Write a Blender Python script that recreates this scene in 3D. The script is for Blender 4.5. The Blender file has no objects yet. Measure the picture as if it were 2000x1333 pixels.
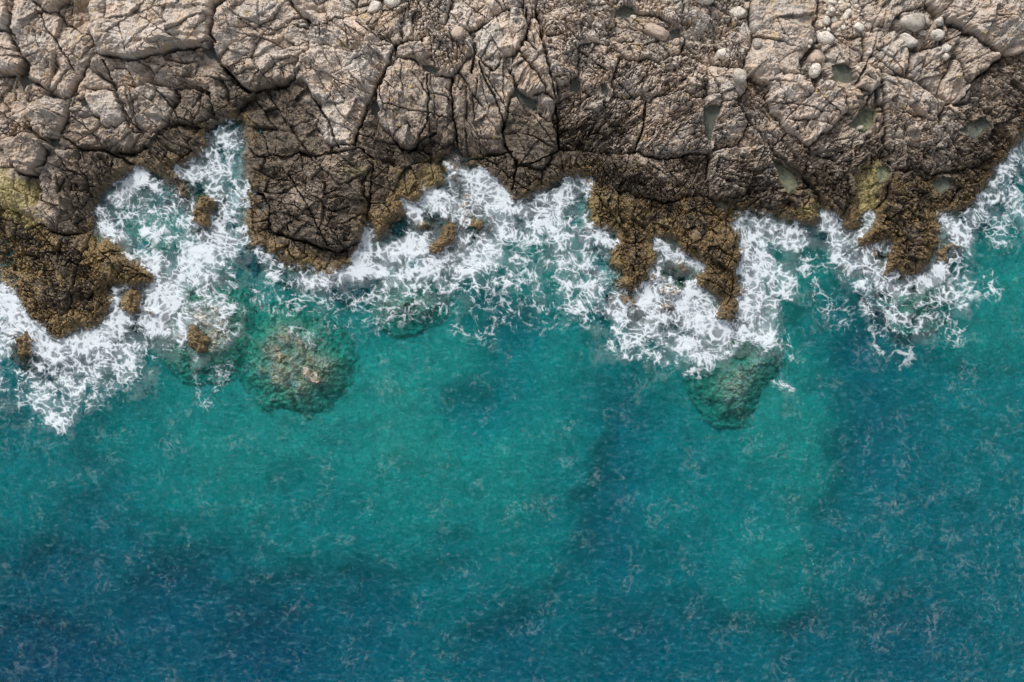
import bpy, math, random
import numpy as np

# ------------------------------------------------------------------ camera, sky, sun, exposure
S = 0.025            # metres for one photo pixel at sea level
H = 70.0             # flying height of the drone
scene = bpy.context.scene
col = scene.collection
cam_d = bpy.data.cameras.new('camera')
cam_d.sensor_width = 36.0
cam_d.lens = 36.0 * H / (2000 * S)
cam_d.clip_end = 2000.0
cam = bpy.data.objects.new('camera', cam_d)
cam.location = (0, 0, H)
cam.rotation_euler = (0, 0, 0)
col.objects.link(cam)
scene.camera = cam

SUN_EL, SUN_AZ = math.radians(44), math.radians(-25)      # azimuth from north (+Y), negative = west
world = bpy.data.worlds.new('World')
scene.world = world
world.use_nodes = True
wn = world.node_tree.nodes
wl = world.node_tree.links
sky = wn.new('ShaderNodeTexSky')
sky.sky_type = 'NISHITA'
sky.sun_disc = False
sky.sun_elevation = SUN_EL
sky.sun_rotation = SUN_AZ
sky.dust_density = 4.0
hs = wn.new('ShaderNodeHueSaturation')
hs.inputs['Saturation'].default_value = 0.28              # overcast: a grey sky
wl.new(sky.outputs[0], hs.inputs['Color'])
wl.new(hs.outputs[0], wn['Background'].inputs['Color'])
wn['Background'].inputs['Strength'].default_value = 0.11
sun_d = bpy.data.lights.new('sun', 'SUN')
sun_d.energy = 1.5
sun_d.angle = math.radians(10)
sun_d.color = (1.0, 0.96, 0.90)
sun = bpy.data.objects.new('sun', sun_d)
sun.rotation_euler = (math.pi / 2 - SUN_EL, 0, math.pi - SUN_AZ)
sun.location = (-20, 40, 60)
col.objects.link(sun)
scene.view_settings.view_transform = 'Standard'
scene.view_settings.look = 'None'
scene.view_settings.gamma = 1.0
scene.view_settings.exposure = 0.6
scene.cycles.transparent_max_bounces = 24
scene.cycles.max_bounces = 4
scene.cycles.diffuse_bounces = 2
scene.cycles.glossy_bounces = 2
scene.cycles.volume_bounces = 0
scene.cycles.adaptive_threshold = .03
scene.cycles.use_denoising = True

# ------------------------------------------------------------------ noise helpers
F = np.float32
U = np.uint32


def hsh(i, j, k):
    with np.errstate(over='ignore'):
        h = (i.astype(np.int64).astype(U) * U(374761393) + j.astype(np.int64).astype(U) * U(668265263)
             + np.asarray(k).astype(np.int64).astype(U) * U(2246822519))
        h = (h ^ (h >> U(13))) * U(1274126177)
        h = (h ^ (h >> U(16))) * U(2654435761)
        return h ^ (h >> U(15))


def r01(h, n):
    with np.errstate(over='ignore'):
        q = (h ^ U(n * 7919 + 17)) * U(2246822519)
        q = (q ^ (q >> U(13))) * U(3266489917)
        q = q ^ (q >> U(16))
    return (q & U(0xFFFFFF)).astype(F) / F(0x1000000)


def perlin(x, y, seed):
    xi = np.floor(x); yi = np.floor(y)
    fx = (x - xi).astype(F); fy = (y - yi).astype(F)
    xi = xi.astype(np.int32); yi = yi.astype(np.int32)
    u = fx * fx * fx * (fx * (fx * 6 - 15) + 10)
    v = fy * fy * fy * (fy * (fy * 6 - 15) + 10)

    def g(a, b):
        t = r01(hsh(xi + a, yi + b, seed), 1) * F(2 * math.pi)
        return np.cos(t) * (fx - a) + np.sin(t) * (fy - b)
    a0 = g(0, 0); a1 = g(1, 0); b0 = g(0, 1); b1 = g(1, 1)
    a = a0 + (a1 - a0) * u
    b = b0 + (b1 - b0) * u
    return (a + (b - a) * v) * F(1.5)


def fbm(x, y, seed, octs=4, gain=0.5):
    t = np.zeros(x.shape, F); a = 1.0; f = 1.0; n = 0
    for o in range(octs):
        t += F(a) * perlin(x * F(f), y * F(f), seed + o * 31)
        n += a; a *= gain; f *= 2.03
    return t / F(n)


def voro(u, v, seed):
    """cell hash, distance to the cell's edge, offset from the cell's seed"""
    iu = np.floor(u).astype(np.int32); iv = np.floor(v).astype(np.int32)
    d1 = np.full(u.shape, 1e9, F); d2 = d1.copy()
    c1 = np.zeros(u.shape, U)
    x1 = np.zeros(u.shape, F); y1 = x1.copy(); x2 = x1.copy(); y2 = x1.copy()
    for a in (-1, 0, 1):
        for b in (-1, 0, 1):
            h = hsh(iu + a, iv + b, seed)
            px = (iu + a) + F(0.06) + F(0.88) * r01(h, 1) - u
            py = (iv + b) + F(0.06) + F(0.88) * r01(h, 2) - v
            d = px * px + py * py
            m1 = d < d1
            m2 = (~m1) & (d < d2)
            d2 = np.where(m1, d1, np.where(m2, d, d2))
            x2 = np.where(m1, x1, np.where(m2, px, x2)); y2 = np.where(m1, y1, np.where(m2, py, y2))
            d1 = np.where(m1, d, d1); c1 = np.where(m1, h, c1)
            x1 = np.where(m1, px, x1); y1 = np.where(m1, py, y1)
    e = (d2 - d1) / (2 * np.sqrt((x2 - x1) ** 2 + (y2 - y1) ** 2) + 1e-6)
    return c1, e.astype(F), -x1, -y1


def sst(a, b, x):
    t = np.clip((x - a) / (b - a), 0, 1)
    return t * t * (3 - 2 * t)


def sdf(poly, x, y):
    """signed distance to a polygon, negative inside"""
    p = np.array(poly, F)
    q = np.roll(p, -1, 0)
    best = np.full(x.shape, 1e12, F)
    ins = np.zeros(x.shape, bool)
    for (ax, ay), (bx, by) in zip(p, q):
        ex, ey = bx - ax, by - ay
        t = np.clip(((x - ax) * ex + (y - ay) * ey) / (ex * ex + ey * ey + F(1e-9)), 0, 1)
        best = np.minimum(best, (x - ax - t * ex) ** 2 + (y - ay - t * ey) ** 2)
        if ay != by:
            c = ((ay > y) != (by > y)) & (x < ex * (y - ay) / (by - ay) + ax)
            ins ^= c
    d = np.sqrt(best)
    return np.where(ins, -d, d).astype(F)


# ------------------------------------------------------------------ traced outlines (photo pixels)
SHORE = [(-160, -140), (-160, 545), (-60, 540), (0, 531), (9, 567), (33, 579), (54, 615), (72, 639), (102, 663), (120, 669), (129, 657),
 (156, 636), (174, 651), (192, 636), (204, 618), (228, 588), (207, 573), (210, 555), (255, 558), (300, 558), (306, 540),
 (279, 516), (258, 507), (240, 486), (210, 462), (192, 480), (184, 465), (180, 445), (186, 415), (190, 400), (198, 381),
 (216, 360), (246, 345), (270, 327), (288, 333), (318, 345), (345, 366), (348, 384), (366, 390), (366, 369), (350, 345),
 (333, 327), (345, 325), (360, 330), (366, 322), (390, 303), (402, 295), (405, 275), (398, 268), (410, 258), (425, 243),
 (440, 238), (470, 232), (478, 240), (475, 260), (482, 280), (478, 300), (482, 340), (478, 380), (480, 420), (478, 455), (485, 462),
 (490, 480), (505, 485), (520, 480), (525, 495), (545, 508), (570, 518), (590, 525), (600, 520), (612, 515), (622, 535),
 (648, 547), (655, 545), (662, 530), (690, 515), (702, 490), (712, 470), (715, 440), (720, 430), (739, 468), (757, 455),
 (757, 437), (775, 430), (793, 420), (787, 395), (780, 390), (800, 400), (820, 395), (845, 370), (868, 355), (860, 330),
 (850, 320), (862, 310), (880, 305), (895, 320), (925, 325), (950, 338), (980, 360), (996, 385), (998, 405), (1020, 393),
 (1060, 372), (1095, 352), (1105, 343), (1120, 345), (1135, 342), (1145, 350), (1152, 384), (1152, 405), (1156, 444),
 (1170, 450), (1188, 450), (1206, 453), (1206, 468), (1197, 492), (1194, 516), (1212, 531), (1224, 540), (1205, 552),
 (1212, 564), (1239, 570), (1257, 561), (1266, 543), (1278, 522), (1284, 492), (1275, 471), (1284, 465), (1320, 468),
 (1329, 492), (1350, 504), (1371, 516), (1374, 531), (1359, 540), (1362, 558), (1380, 567), (1398, 579), (1410, 579),
 (1404, 600), (1398, 624), (1416, 633), (1428, 642), (1434, 624), (1440, 600), (1452, 567), (1440, 555), (1437, 528),
 (1449, 510), (1455, 486), (1440, 486), (1446, 468), (1440, 444), (1434, 441), (1446, 423), (1458, 420), (1467, 414),
 (1497, 420), (1518, 420), (1521, 426), (1554, 432), (1593, 440), (1602, 426), (1590, 408), (1602, 405), (1620, 417),
 (1642, 429), (1651, 447), (1666, 453), (1675, 444), (1681, 420), (1702, 411), (1709, 420), (1702, 444), (1687, 459),
 (1675, 471), (1678, 483), (1690, 483), (1714, 477), (1738, 471), (1744, 480), (1735, 504), (1729, 522), (1726, 540),
 (1735, 537), (1750, 528), (1765, 543), (1780, 543), (1807, 528), (1813, 510), (1819, 492), (1834, 480), (1828, 459),
 (1837, 444), (1831, 426), (1846, 417), (1870, 411), (1906, 396), (1912, 378), (1930, 357), (1951, 324), (1972, 303),
 (1990, 275), (2000, 255), (2060, 190), (2160, 120), (2160, -140)]

ROCKS = []


def R(label, poly, h=0.0, s2=46, asp=1.4, ang=25, s3=15, tone=.5, wet=0., alg=0., crk=1., kind='rock_outcrop', isle=0):
    ROCKS.append(dict(label=label, poly=poly, h=h, s2=s2, asp=asp, ang=ang, s3=s3, tone=tone, wet=wet, alg=alg, crk=crk,
                      kind=kind, isle=isle))


# --- left
R('large pale grey slab jutting out over a dark gap, upper left', [(177, 18), (192, -120), (438, -120), (438, 0), (420, 36), (414, 75), (420, 81), (360, 93), (300, 102), (261, 116), (234, 112), (204, 105), (180, 72), (171, 60)], .55, 62, 1.5, 160, 20, .68, kind='flat_rock')
R('rounded grey rock cut by the top edge near the left corner', [(55, -120), (140, -120), (125, 0), (99, 18), (78, 10), (58, 0)], .25, 60, 1.2, 20, 18, .6)
R('dark grey layered wedge left of the large jutting slab', [(112, 22), (130, 0), (142, -120), (190, -120), (176, 18), (171, 60), (150, 63), (125, 45)], -.15, 40, 2.2, 140, 12, .35, .15)
R('pale block in the top left corner left of the long upright crack', [(-150, -120), (15, -120), (18, 0), (22, 68), (0, 62), (-150, 58)], .2, 50, 1.4, 80, 16, .6)
R('pale rounded block at the left edge above the dark pool', [(-150, 64), (0, 66), (22, 72), (48, 111), (42, 132), (30, 140), (-150, 140)], .2, 48, 1.3, 40, 15, .62)
R('broad cracked grey slab beside the long upright crack, upper left', [(24, 0), (22, -120), (55, -120), (60, 0), (78, 12), (111, 33), (168, 63), (180, 81), (174, 114), (150, 171), (144, 180), (120, 186), (99, 180), (63, 160), (63, 126), (48, 111), (30, 81)], .1, 56, 1.7, 120, 17, .58, kind='flat_rock')
R('smooth flat pink beige slab with five clean edges, left', [(166, 179), (222, 174), (249, 225), (222, 246), (200, 243), (178, 210), (165, 188)], .18, 0, 1, 0, 40, .62, crk=.25, kind='flat_rock')
R('small triangular slab just above the smooth pink beige slab', [(147, 186), (165, 140), (180, 138), (216, 165), (219, 175), (168, 177)], .1, 0, 1, 0, 30, .58, crk=.4, kind='flat_rock')
R('long brown grey slope below the jutting slab, running down to the cove', [(180, 114), (204, 107), (261, 118), (330, 105), (396, 102), (429, 124), (459, 162), (486, 177), (495, 192), (450, 219), (420, 237), (400, 178), (354, 171), (300, 162), (222, 171), (216, 165), (180, 138)], -.1, 52, 1.8, 20, 14, .42, .12)
R('cracked pinkish block right of the smooth five sided slab', [(222, 177), (255, 168), (294, 165), (348, 183), (342, 210), (330, 237), (300, 255), (270, 252), (249, 225)], .1, 42, 1.3, 50, 13, .52)
R('pinkish fractured block above the head of the narrow cove', [(354, 174), (402, 177), (420, 237), (390, 249), (333, 243), (342, 210)], .05, 34, 1.5, 70, 11, .46, .05)
R('domed pink grey rock between the dark pool and the round boulder', [(57, 168), (75, 162), (132, 210), (129, 228), (114, 267), (84, 264), (57, 249), (63, 222), (54, 192)], .15, 40, 1.3, 30, 12, .55)
R('curved brown slab with long arching cracks below the smooth slab', [(144, 195), (186, 228), (201, 246), (240, 249), (270, 255), (300, 258), (294, 285), (270, 300), (210, 297), (162, 291), (120, 267), (129, 228)], .1, 46, 2., 160, 15, .45, .05, kind='flat_rock')
R('dark wet wedge of rock between the two left coves', [(210, 297), (294, 285), (327, 246), (396, 252), (405, 288), (390, 303), (360, 330), (333, 327), (366, 369), (366, 390), (348, 384), (345, 366), (318, 345), (288, 333), (270, 327), (240, 312)], -.2, 44, 1.7, 40, 14, .3, .5, .08, .8)
R('dark rock wall above the round foamy cove', [(162, 291), (210, 299), (240, 313), (270, 327), (246, 345), (216, 360), (198, 381), (186, 405), (150, 330)], -.1, 36, 1.8, 60, 12, .3, .42, .15)
R('pinkish cracked rock beside the yellow flat', [(81, 345), (99, 306), (150, 298), (168, 350), (186, 405), (180, 450), (120, 462), (87, 450), (78, 408)], .1, 34, 1.5, 55, 11, .5, .12, .05)
R('round reddish boulder with a shadow at its foot, left edge', [(13, 285), (20, 268), (42, 258), (66, 264), (93, 279), (96, 297), (84, 321), (60, 342), (36, 336), (18, 318)], .85, 0, 1, 0, 13, .5, .0, crk=.8, kind='rock_boulder')
R('broken brown rubble at the left edge under the dark pool', [(-150, 144), (36, 150), (54, 192), (57, 249), (42, 258), (12, 282), (-150, 290)], -.05, 30, 1.4, 110, 10, .42, .22, .1)
R('yellow green algae flat at the left edge', [(-150, 292), (12, 290), (36, 338), (60, 345), (80, 348), (76, 408), (84, 445), (30, 411), (-150, 405)], -.35, 50, 1.3, 60, 16, .5, .3, .25, .5)
R('broad brown weed covered promontory at the left edge', [(-150, 414), (30, 411), (84, 447), (120, 462), (180, 450), (192, 480), (210, 462), (240, 486), (258, 507), (279, 516), (306, 540), (300, 558), (255, 558), (210, 555), (207, 573), (228, 588), (204, 618), (192, 636), (174, 651), (156, 636), (129, 657), (120, 669), (102, 663), (72, 639), (54, 615), (33, 579), (9, 567), (0, 531), (-150, 540)], -.15, 34, 1.3, 55, 9, .25, .55, .75, .9)
# --- middle
R('rounded grey outcrop of knobbly blocks right of the jutting slab', [(438, -120), (438, 0), (427, 20), (416, 60), (427, 87), (433, 120), (454, 150), (487, 180), (508, 171), (532, 177), (556, 162), (580, 141), (588, 115), (605, 105), (610, 60), (590, 30), (570, 10), (540, -120)], .35, 44, 1.4, 170, 14, .62)
R('pale pitted tongue of rock pointing down at the dark headland', [(592, 30), (700, 39), (715, 51), (772, 87), (757, 126), (748, 156), (721, 204), (703, 240), (688, 282), (640, 276), (619, 252), (628, 222), (610, 192), (592, 159), (586, 141), (592, 114), (610, 105), (612, 60)], .4, 46, 1.6, 35, 10, .74)
R('smooth light grey rock at the top edge above the pitted tongue', [(540, -120), (700, -120), (705, 30), (592, 30), (570, 10)], .15, 56, 1.7, 20, 20, .66)
R('dark grey rock under two pale stones at the top edge', [(700, -120), (800, -120), (797, 10), (790, 45), (775, 87), (740, 70), (715, 51), (700, 39)], -.15, 36, 1.6, 130, 13, .42, .12)
R('dark grey ledge at the head of the narrow cove', [(478, 236), (475, 215), (490, 200), (505, 180), (530, 174), (568, 168), (590, 163), (612, 195), (626, 222), (620, 250), (640, 277), (646, 298), (560, 302), (500, 300), (485, 270)], -.45, 52, 1.3, 40, 16, .25, .5, .05, .7)
R('rough dark headland face with pinkish broken patches', [(485, 300), (560, 302), (646, 298), (690, 285), (720, 310), (735, 330), (700, 360), (715, 400), (715, 440), (710, 468), (690, 488), (640, 490), (600, 470), (525, 450), (520, 400), (500, 372), (480, 350)], -.1, 38, 1.5, 20, 10, .36, .36, .05)
R('low brown apron around the tip of the dark headland', [(478, 375), (500, 375), (520, 400), (525, 450), (600, 472), (660, 493), (700, 478), (712, 470), (705, 500), (690, 515), (660, 530), (648, 545), (622, 535), (612, 515), (590, 525), (570, 518), (545, 508), (525, 495), (520, 480), (505, 485), (490, 480), (485, 460), (478, 455)], -.3, 36, 1.4, 60, 11, .25, .55, .5)
R('golden brown flat shelf right of the dark headland', [(720, 312), (740, 306), (778, 322), (850, 318), (880, 305), (868, 360), (838, 372), (820, 393), (793, 390), (787, 420), (760, 432), (757, 450), (739, 468), (718, 444), (716, 400), (702, 362)], -.42, 44, 1.3, 100, 12, .3, .4, .6, .8, kind='flat_rock')
R('dark grey rock band between the pitted tongue and the golden shelf', [(690, 285), (703, 242), (722, 206), (740, 240), (765, 270), (800, 290), (840, 290), (850, 318), (778, 322), (740, 306), (720, 312)], -.25, 36, 1.8, 30, 11, .3, .45, .05)
R('pitted pale block left of the rounded smooth stones, top middle', [(797, 10), (800, -120), (880, -120), (885, 0), (870, 40), (838, 72), (785, 80), (783, 60), (790, 45)], .25, 38, 1.3, 110, 9, .74)
R('smooth round edged stones in the notch above a small pool', [(776, 86), (785, 82), (838, 76), (842, 105), (852, 125), (830, 122), (800, 112), (772, 110)], .05, 26, 1.1, 20, 30, .48, .05, crk=.5)
R('pale knobbly block hanging over a small grey pool, top middle', [(843, 72), (880, 60), (911, 75), (926, 88), (914, 120), (875, 147), (857, 138), (842, 104)], .4, 30, 1.3, 60, 9, .68)
R('nearly white cracked block left of the long upright rib', [(929, 87), (930, 60), (965, 27), (1020, 18), (1028, 75), (995, 90), (977, 108), (962, 135), (941, 114)], .4, 38, 1.4, 110, 11, .85)
R('white grey fractured rock at the top edge, middle', [(885, -120), (1026, -120), (1020, 16), (968, 26), (930, 58), (880, 58), (870, 42), (886, 0)], .15, 34, 1.4, 60, 11, .78)
R('jointed brown block with straight upright cracks, centre', [(757, 130), (776, 110), (800, 114), (826, 138), (858, 148), (882, 155), (882, 235), (893, 275), (870, 282), (848, 264), (800, 290), (765, 270), (740, 240), (750, 200), (742, 180)], .25, 44, 2.2, 80, 14, .48)
R('tall slab with branching cracks right of the jointed block', [(882, 155), (914, 124), (940, 120), (962, 138), (1000, 125), (1002, 190), (985, 240), (978, 265), (1000, 296), (950, 305), (905, 316), (893, 275), (884, 225)], .15, 48, 2.2, 75, 15, .45, .08)
R('smooth dark dome beside the crescent pool', [(1002, 192), (1030, 205), (1050, 225), (1075, 240), (1090, 265), (1090, 290), (1060, 330), (1010, 322), (1000, 298), (980, 262), (986, 240)], .1, 48, 1.4, 60, 22, .34, .35, 0, .6)
R('low dark point between the two middle coves', [(850, 306), (870, 284), (893, 280), (905, 317), (950, 306), (1000, 298), (1010, 322), (1060, 330), (1090, 292), (1100, 290), (1098, 345), (1060, 370), (1020, 390), (998, 405), (996, 388), (980, 360), (950, 337), (920, 325), (895, 318), (880, 305)], -.25, 40, 1.6, 40, 12, .3, .48, .05)
R('long dark grey rib running down from the top edge, middle', [(1022, 15), (1028, -120), (1044, -120), (1045, 20), (1052, 60), (1064, 100), (1076, 165), (1086, 200), (1073, 187), (1058, 150), (1031, 120), (1028, 78)], .15, 50, 3., 80, 14, .42, .12, kind='rock_outcrop')
R('leaf shaped pink slab between the rib and the crescent pool', [(1001, 126), (1016, 117), (1031, 122), (1052, 150), (1058, 174), (1040, 186), (1019, 171), (1004, 147)], .3, 36, 2., 120, 16, .52, kind='flat_rock')
R('small rough stone below the long dark rib', [(1052, 192), (1078, 188), (1085, 210), (1078, 236), (1055, 222)], .15, 24, 1.3, 60, 10, .46, .05)
# --- right of the rib
R('light rubble of angular blocks right of the rib, top edge', [(1044, -120), (1210, -120), (1200, 20), (1190, 80), (1135, 84), (1112, 62), (1078, 72), (1056, 40)], .1, 26, 1.3, 30, 8.5, .66)
R('stack of pale square blocks right of the long rib', [(1062, 76), (1080, 72), (1112, 62), (1132, 88), (1128, 150), (1105, 160), (1082, 142), (1070, 110)], .2, 24, 1.2, 20, 9, .64)
R('bank of small pale cubes between two narrow pools', [(1132, 88), (1190, 82), (1218, 108), (1205, 150), (1188, 185), (1150, 178), (1130, 152)], .15, 22, 1.3, 40, 8, .6)
R('flat wet gravelly ground around the square boulder', [(1200, 22), (1250, 26), (1300, 40), (1335, 60), (1330, 100), (1290, 122), (1230, 112), (1218, 106), (1192, 82)], -.12, 34, 1.5, 30, 9, .38, .28, .1, .5)
R('pink cobbly ground at the top edge above the square boulder', [(1210, -120), (1340, -120), (1340, 20), (1335, 58), (1300, 38), (1255, 24), (1215, 8)], .15, 22, 1.2, 60, 8, .62)
R('pale rubble mound at the top edge left of the swirled rock', [(1340, -120), (1470, -120), (1468, 40), (1470, 100), (1440, 132), (1400, 126), (1340, 110), (1330, 90), (1336, 58)], .12, 28, 1.4, 40, 8, .62)
R('brown swirled smooth rock at the top edge, right of middle', [(1470, -120), (1600, -120), (1598, 60), (1570, 100), (1560, 148), (1520, 142), (1500, 160), (1470, 150), (1462, 120), (1470, 90)], .12, 60, 1.2, 30, 11, .52, .05, 0, .5)
R('grey mound of small broken blocks, right of middle', [(1192, 150), (1210, 118), (1235, 116), (1290, 124), (1345, 115), (1385, 140), (1378, 182), (1320, 180), (1275, 192), (1225, 195), (1195, 188)], .1, 26, 1.4, 150, 8, .6)
R('warm beige smooth patch above the dark pool', [(1378, 142), (1402, 128), (1440, 136), (1460, 160), (1440, 196), (1410, 204), (1380, 200), (1374, 180)], .08, 34, 1.4, 20, 12, .56, crk=.6)
R('scaly dome of tiny tilted blocks left of the dark pool', [(1275, 192), (1320, 180), (1370, 205), (1374, 240), (1386, 291), (1350, 297), (1299, 309), (1236, 294), (1255, 250), (1262, 220)], .22, 25, 1.8, 150, 6.5, .56, .05)
R('dark scaly slope above the middle right cove', [(1085, 205), (1110, 165), (1150, 180), (1195, 190), (1262, 195), (1260, 222), (1250, 255), (1236, 294), (1190, 300), (1130, 292), (1092, 285), (1090, 262), (1080, 238)], -.08, 30, 1.7, 140, 7.5, .42, .22, .12)
R('small scaly hump right of the dark pool', [(1388, 250), (1413, 205), (1445, 198), (1462, 240), (1440, 288), (1396, 292)], .18, 24, 1.8, 160, 6.5, .54, .05)
R('broken ground left of the big pale fractured block', [(1440, 196), (1462, 160), (1472, 152), (1500, 165), (1498, 196), (1516, 230), (1540, 256), (1506, 288), (1446, 290), (1464, 240)], -.1, 28, 1.6, 60, 8, .46, .15, .05)
R('big pale fractured block right of the swirled rock', [(1500, 162), (1518, 144), (1566, 153), (1587, 168), (1602, 156), (1650, 180), (1650, 222), (1614, 255), (1575, 288), (1539, 255), (1515, 228), (1497, 195)], .35, 48, 1.5, 150, 15, .7)
R('block of fine cracked brown rock left of the green streaked pool', [(1386, 296), (1440, 290), (1504, 292), (1512, 330), (1540, 375), (1545, 402), (1520, 424), (1467, 416), (1443, 405), (1386, 378)], .12, 32, 1.6, 165, 8, .48, .14, .1)
R('dark rounded rubble right of the diagonal black crevice', [(1509, 290), (1540, 262), (1575, 290), (1620, 312), (1650, 336), (1660, 390), (1640, 425), (1600, 404), (1596, 372), (1572, 332)], .12, 32, 1.3, 40, 8, .4, .28, .15)
R('flat brown ledge below the green streaked pool', [(1545, 385), (1565, 362), (1592, 376), (1598, 404), (1590, 410), (1602, 428), (1593, 440), (1554, 432), (1522, 425), (1546, 402)], -.2, 30, 1.5, 20, 10, .3, .4, .45)
R('dark weed covered slope above the foamy gap, right of middle', [(1098, 290), (1190, 300), (1236, 294), (1299, 309), (1350, 298), (1386, 300), (1386, 378), (1300, 390), (1240, 380), (1190, 370), (1150, 345), (1135, 342), (1104, 342)], -.1, 34, 1.5, 60, 7.5, .36, .35, .32)
R('golden weed ledge beside the foamy gap, right of middle', [(1145, 348), (1190, 370), (1240, 380), (1270, 392), (1284, 465), (1275, 471), (1284, 492), (1278, 522), (1266, 543), (1257, 561), (1239, 570), (1212, 564), (1205, 552), (1224, 540), (1194, 516), (1197, 492), (1206, 468), (1206, 453), (1156, 444), (1152, 384)], -.2, 32, 1.4, 70, 8, .3, .4, .8)
R('dark brown weedy point reaching down into the white surf', [(1270, 392), (1300, 390), (1386, 378), (1443, 406), (1446, 423), (1434, 441), (1446, 468), (1440, 486), (1455, 486), (1449, 510), (1437, 528), (1440, 555), (1452, 567), (1440, 600), (1428, 642), (1398, 624), (1410, 579), (1380, 567), (1359, 540), (1374, 531), (1350, 504), (1329, 492), (1320, 468), (1284, 465)], -.15, 32, 1.4, 60, 8.5, .27, .45, .8)
# --- far right
R('cracked brown block below the round pale boulders', [(1598, 78), (1640, 74), (1685, 75), (1690, 100), (1672, 122), (1622, 122), (1600, 100)], .1, 36, 1.5, 40, 11, .48)
R('pebbly hollow left of the dark green pool', [(1562, 112), (1600, 96), (1622, 124), (1625, 158), (1604, 155), (1588, 166), (1566, 150)], -.18, 24, 1.2, 30, 8, .46, .1, .1)
R('pale boulder shaped outcrop right of the dark green pool', [(1672, 128), (1690, 122), (1718, 135), (1718, 165), (1697, 183), (1668, 165)], .3, 30, 1.4, 60, 11, .54)
R('dark rounded stones above the round green pool', [(1630, 168), (1650, 163), (1690, 182), (1692, 206), (1660, 218), (1650, 200)], .05, 26, 1.3, 30, 14, .38, .25)
R('tilted strata block left of the pink beige boulder', [(1680, 70), (1745, 62), (1782, 100), (1768, 150), (1720, 140), (1695, 118)], .15, 36, 2., 135, 11, .54)
R('long beige slab crossed by a diagonal crack, right', [(1768, 96), (1830, 90), (1856, 105), (1892, 160), (1880, 205), (1840, 195), (1800, 165), (1766, 152)], .15, 36, 2., 140, 11, .56)
R('row of pinkish blocks below the diagonal crack, right', [(1718, 166), (1722, 142), (1768, 153), (1800, 166), (1842, 197), (1835, 245), (1790, 222), (1728, 222)], .15, 30, 1.5, 60, 10, .52)
R('striped grey rib of strata left of the pink slab', [(1840, 42), (1870, 58), (1955, 110), (1940, 128), (1906, 150), (1892, 160), (1856, 104), (1838, 80)], .25, 40, 2.6, 145, 10, .48)
R('upright brown strata at the top edge above the angular boulders', [(1680, -120), (1805, -120), (1805, 10), (1750, 38), (1732, 54), (1702, 56), (1682, 24)], .2, 38, 2.4, 110, 10, .5)
R('strip of bedrock under the white pebbles at the top edge', [(1600, -120), (1680, -120), (1684, 26), (1704, 58), (1684, 74), (1640, 74), (1598, 78)], -.15, 30, 1.3, 60, 10, .5, .05)
R('bedrock under the angular boulders, upper right', [(1704, 58), (1734, 54), (1752, 38), (1806, 12), (1838, 42), (1838, 82), (1830, 90), (1782, 98), (1745, 62)], -.1, 30, 1.6, 120, 10, .48)
R('big grey dome of layered rock in the top right corner', [(1805, -120), (2150, -120), (2150, 72), (1972, 76), (1957, 104), (1900, 72), (1840, 40), (1806, 10)], .35, 50, 1.8, 150, 13, .52)
R('dark brown rough slope along the right hand shore', [(1957, 110), (2000, 104), (2150, 76), (2150, 130), (2060, 190), (2000, 255), (1972, 303), (1951, 324), (1935, 300), (1930, 240), (1890, 210), (1892, 164), (1940, 130)], -.1, 32, 1.5, 50, 8, .42, .1, .25)
R('jumbled dark blocks in the middle of the right headland', [(1728, 222), (1790, 224), (1835, 247), (1842, 200), (1890, 208), (1932, 238), (1938, 300), (1900, 330), (1830, 340), (1760, 330), (1728, 300)], .1, 28, 1.5, 60, 7.5, .44, .2, .05)
R('scaly brown rock below the round green pool', [(1578, 290), (1618, 256), (1652, 226), (1664, 250), (1690, 264), (1704, 300), (1680, 330), (1650, 336), (1620, 312)], .02, 28, 1.8, 150, 7.5, .46, .18, .1)
R('dark trench side between the green pool and the jumbled blocks', [(1692, 206), (1718, 170), (1728, 222), (1728, 300), (1745, 335), (1712, 330), (1700, 300), (1692, 264), (1712, 240)], -.3, 26, 1.8, 90, 9, .36, .3, .15)
R('yellow stained channel running down to the right hand surf', [(1660, 340), (1682, 330), (1712, 332), (1742, 340), (1735, 380), (1712, 412), (1702, 411), (1681, 420), (1675, 444), (1666, 453), (1651, 447), (1642, 429), (1662, 390)], -.3, 30, 1.6, 100, 11, .4, .3, .55, .6)
R('dark weedy promontory at the right with surf on both sides', [(1735, 380), (1745, 338), (1830, 342), (1900, 332), (1938, 304), (1951, 324), (1930, 357), (1906, 396), (1870, 411), (1831, 426), (1837, 444), (1828, 459), (1834, 480), (1819, 492), (1813, 510), (1807, 528), (1780, 543), (1765, 543), (1750, 528), (1735, 537), (1726, 540), (1735, 504), (1744, 480), (1738, 471), (1690, 483), (1678, 483), (1675, 471), (1702, 444), (1709, 420), (1712, 412)], -.12, 32, 1.4, 50, 8.5, .28, .45, .55)
# --- rocks standing in the water
I = dict(kind='sea_rock', s2=0, wet=.5)
R('dark brown rock standing in the surf of the narrow cove', [(381, 417), (387, 387), (405, 381), (426, 390), (420, 405), (411, 441), (399, 448), (381, 438)], .55, alg=.5, isle=1, **I)
R('golden brown rock off the right corner of the left promontory', [(237, 588), (252, 564), (270, 564), (282, 594), (279, 609), (258, 624), (240, 612)], .5, alg=.8, isle=1, **I)
R('small flat brown rock right of the golden brown rock in white surf', [(284, 604), (300, 601), (313, 609), (306, 619), (290, 617)], .25, alg=.7, isle=1, **I)
R('upright brown rock in the swirl below the left surf', [(369, 639), (387, 633), (398, 650), (408, 663), (405, 684), (387, 690), (369, 666)], .5, alg=.7, isle=1, **I)
R('small brown rock in foam at the left edge of the picture', [(30, 660), (45, 645), (69, 666), (66, 693), (48, 703), (36, 690)], .45, alg=.6, isle=1, **I)
R('tiny dark rock left of the small brown rock at the left edge', [(16, 650), (23, 644), (31, 652), (25, 661)], .25, alg=.5, isle=1, **I)
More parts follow.
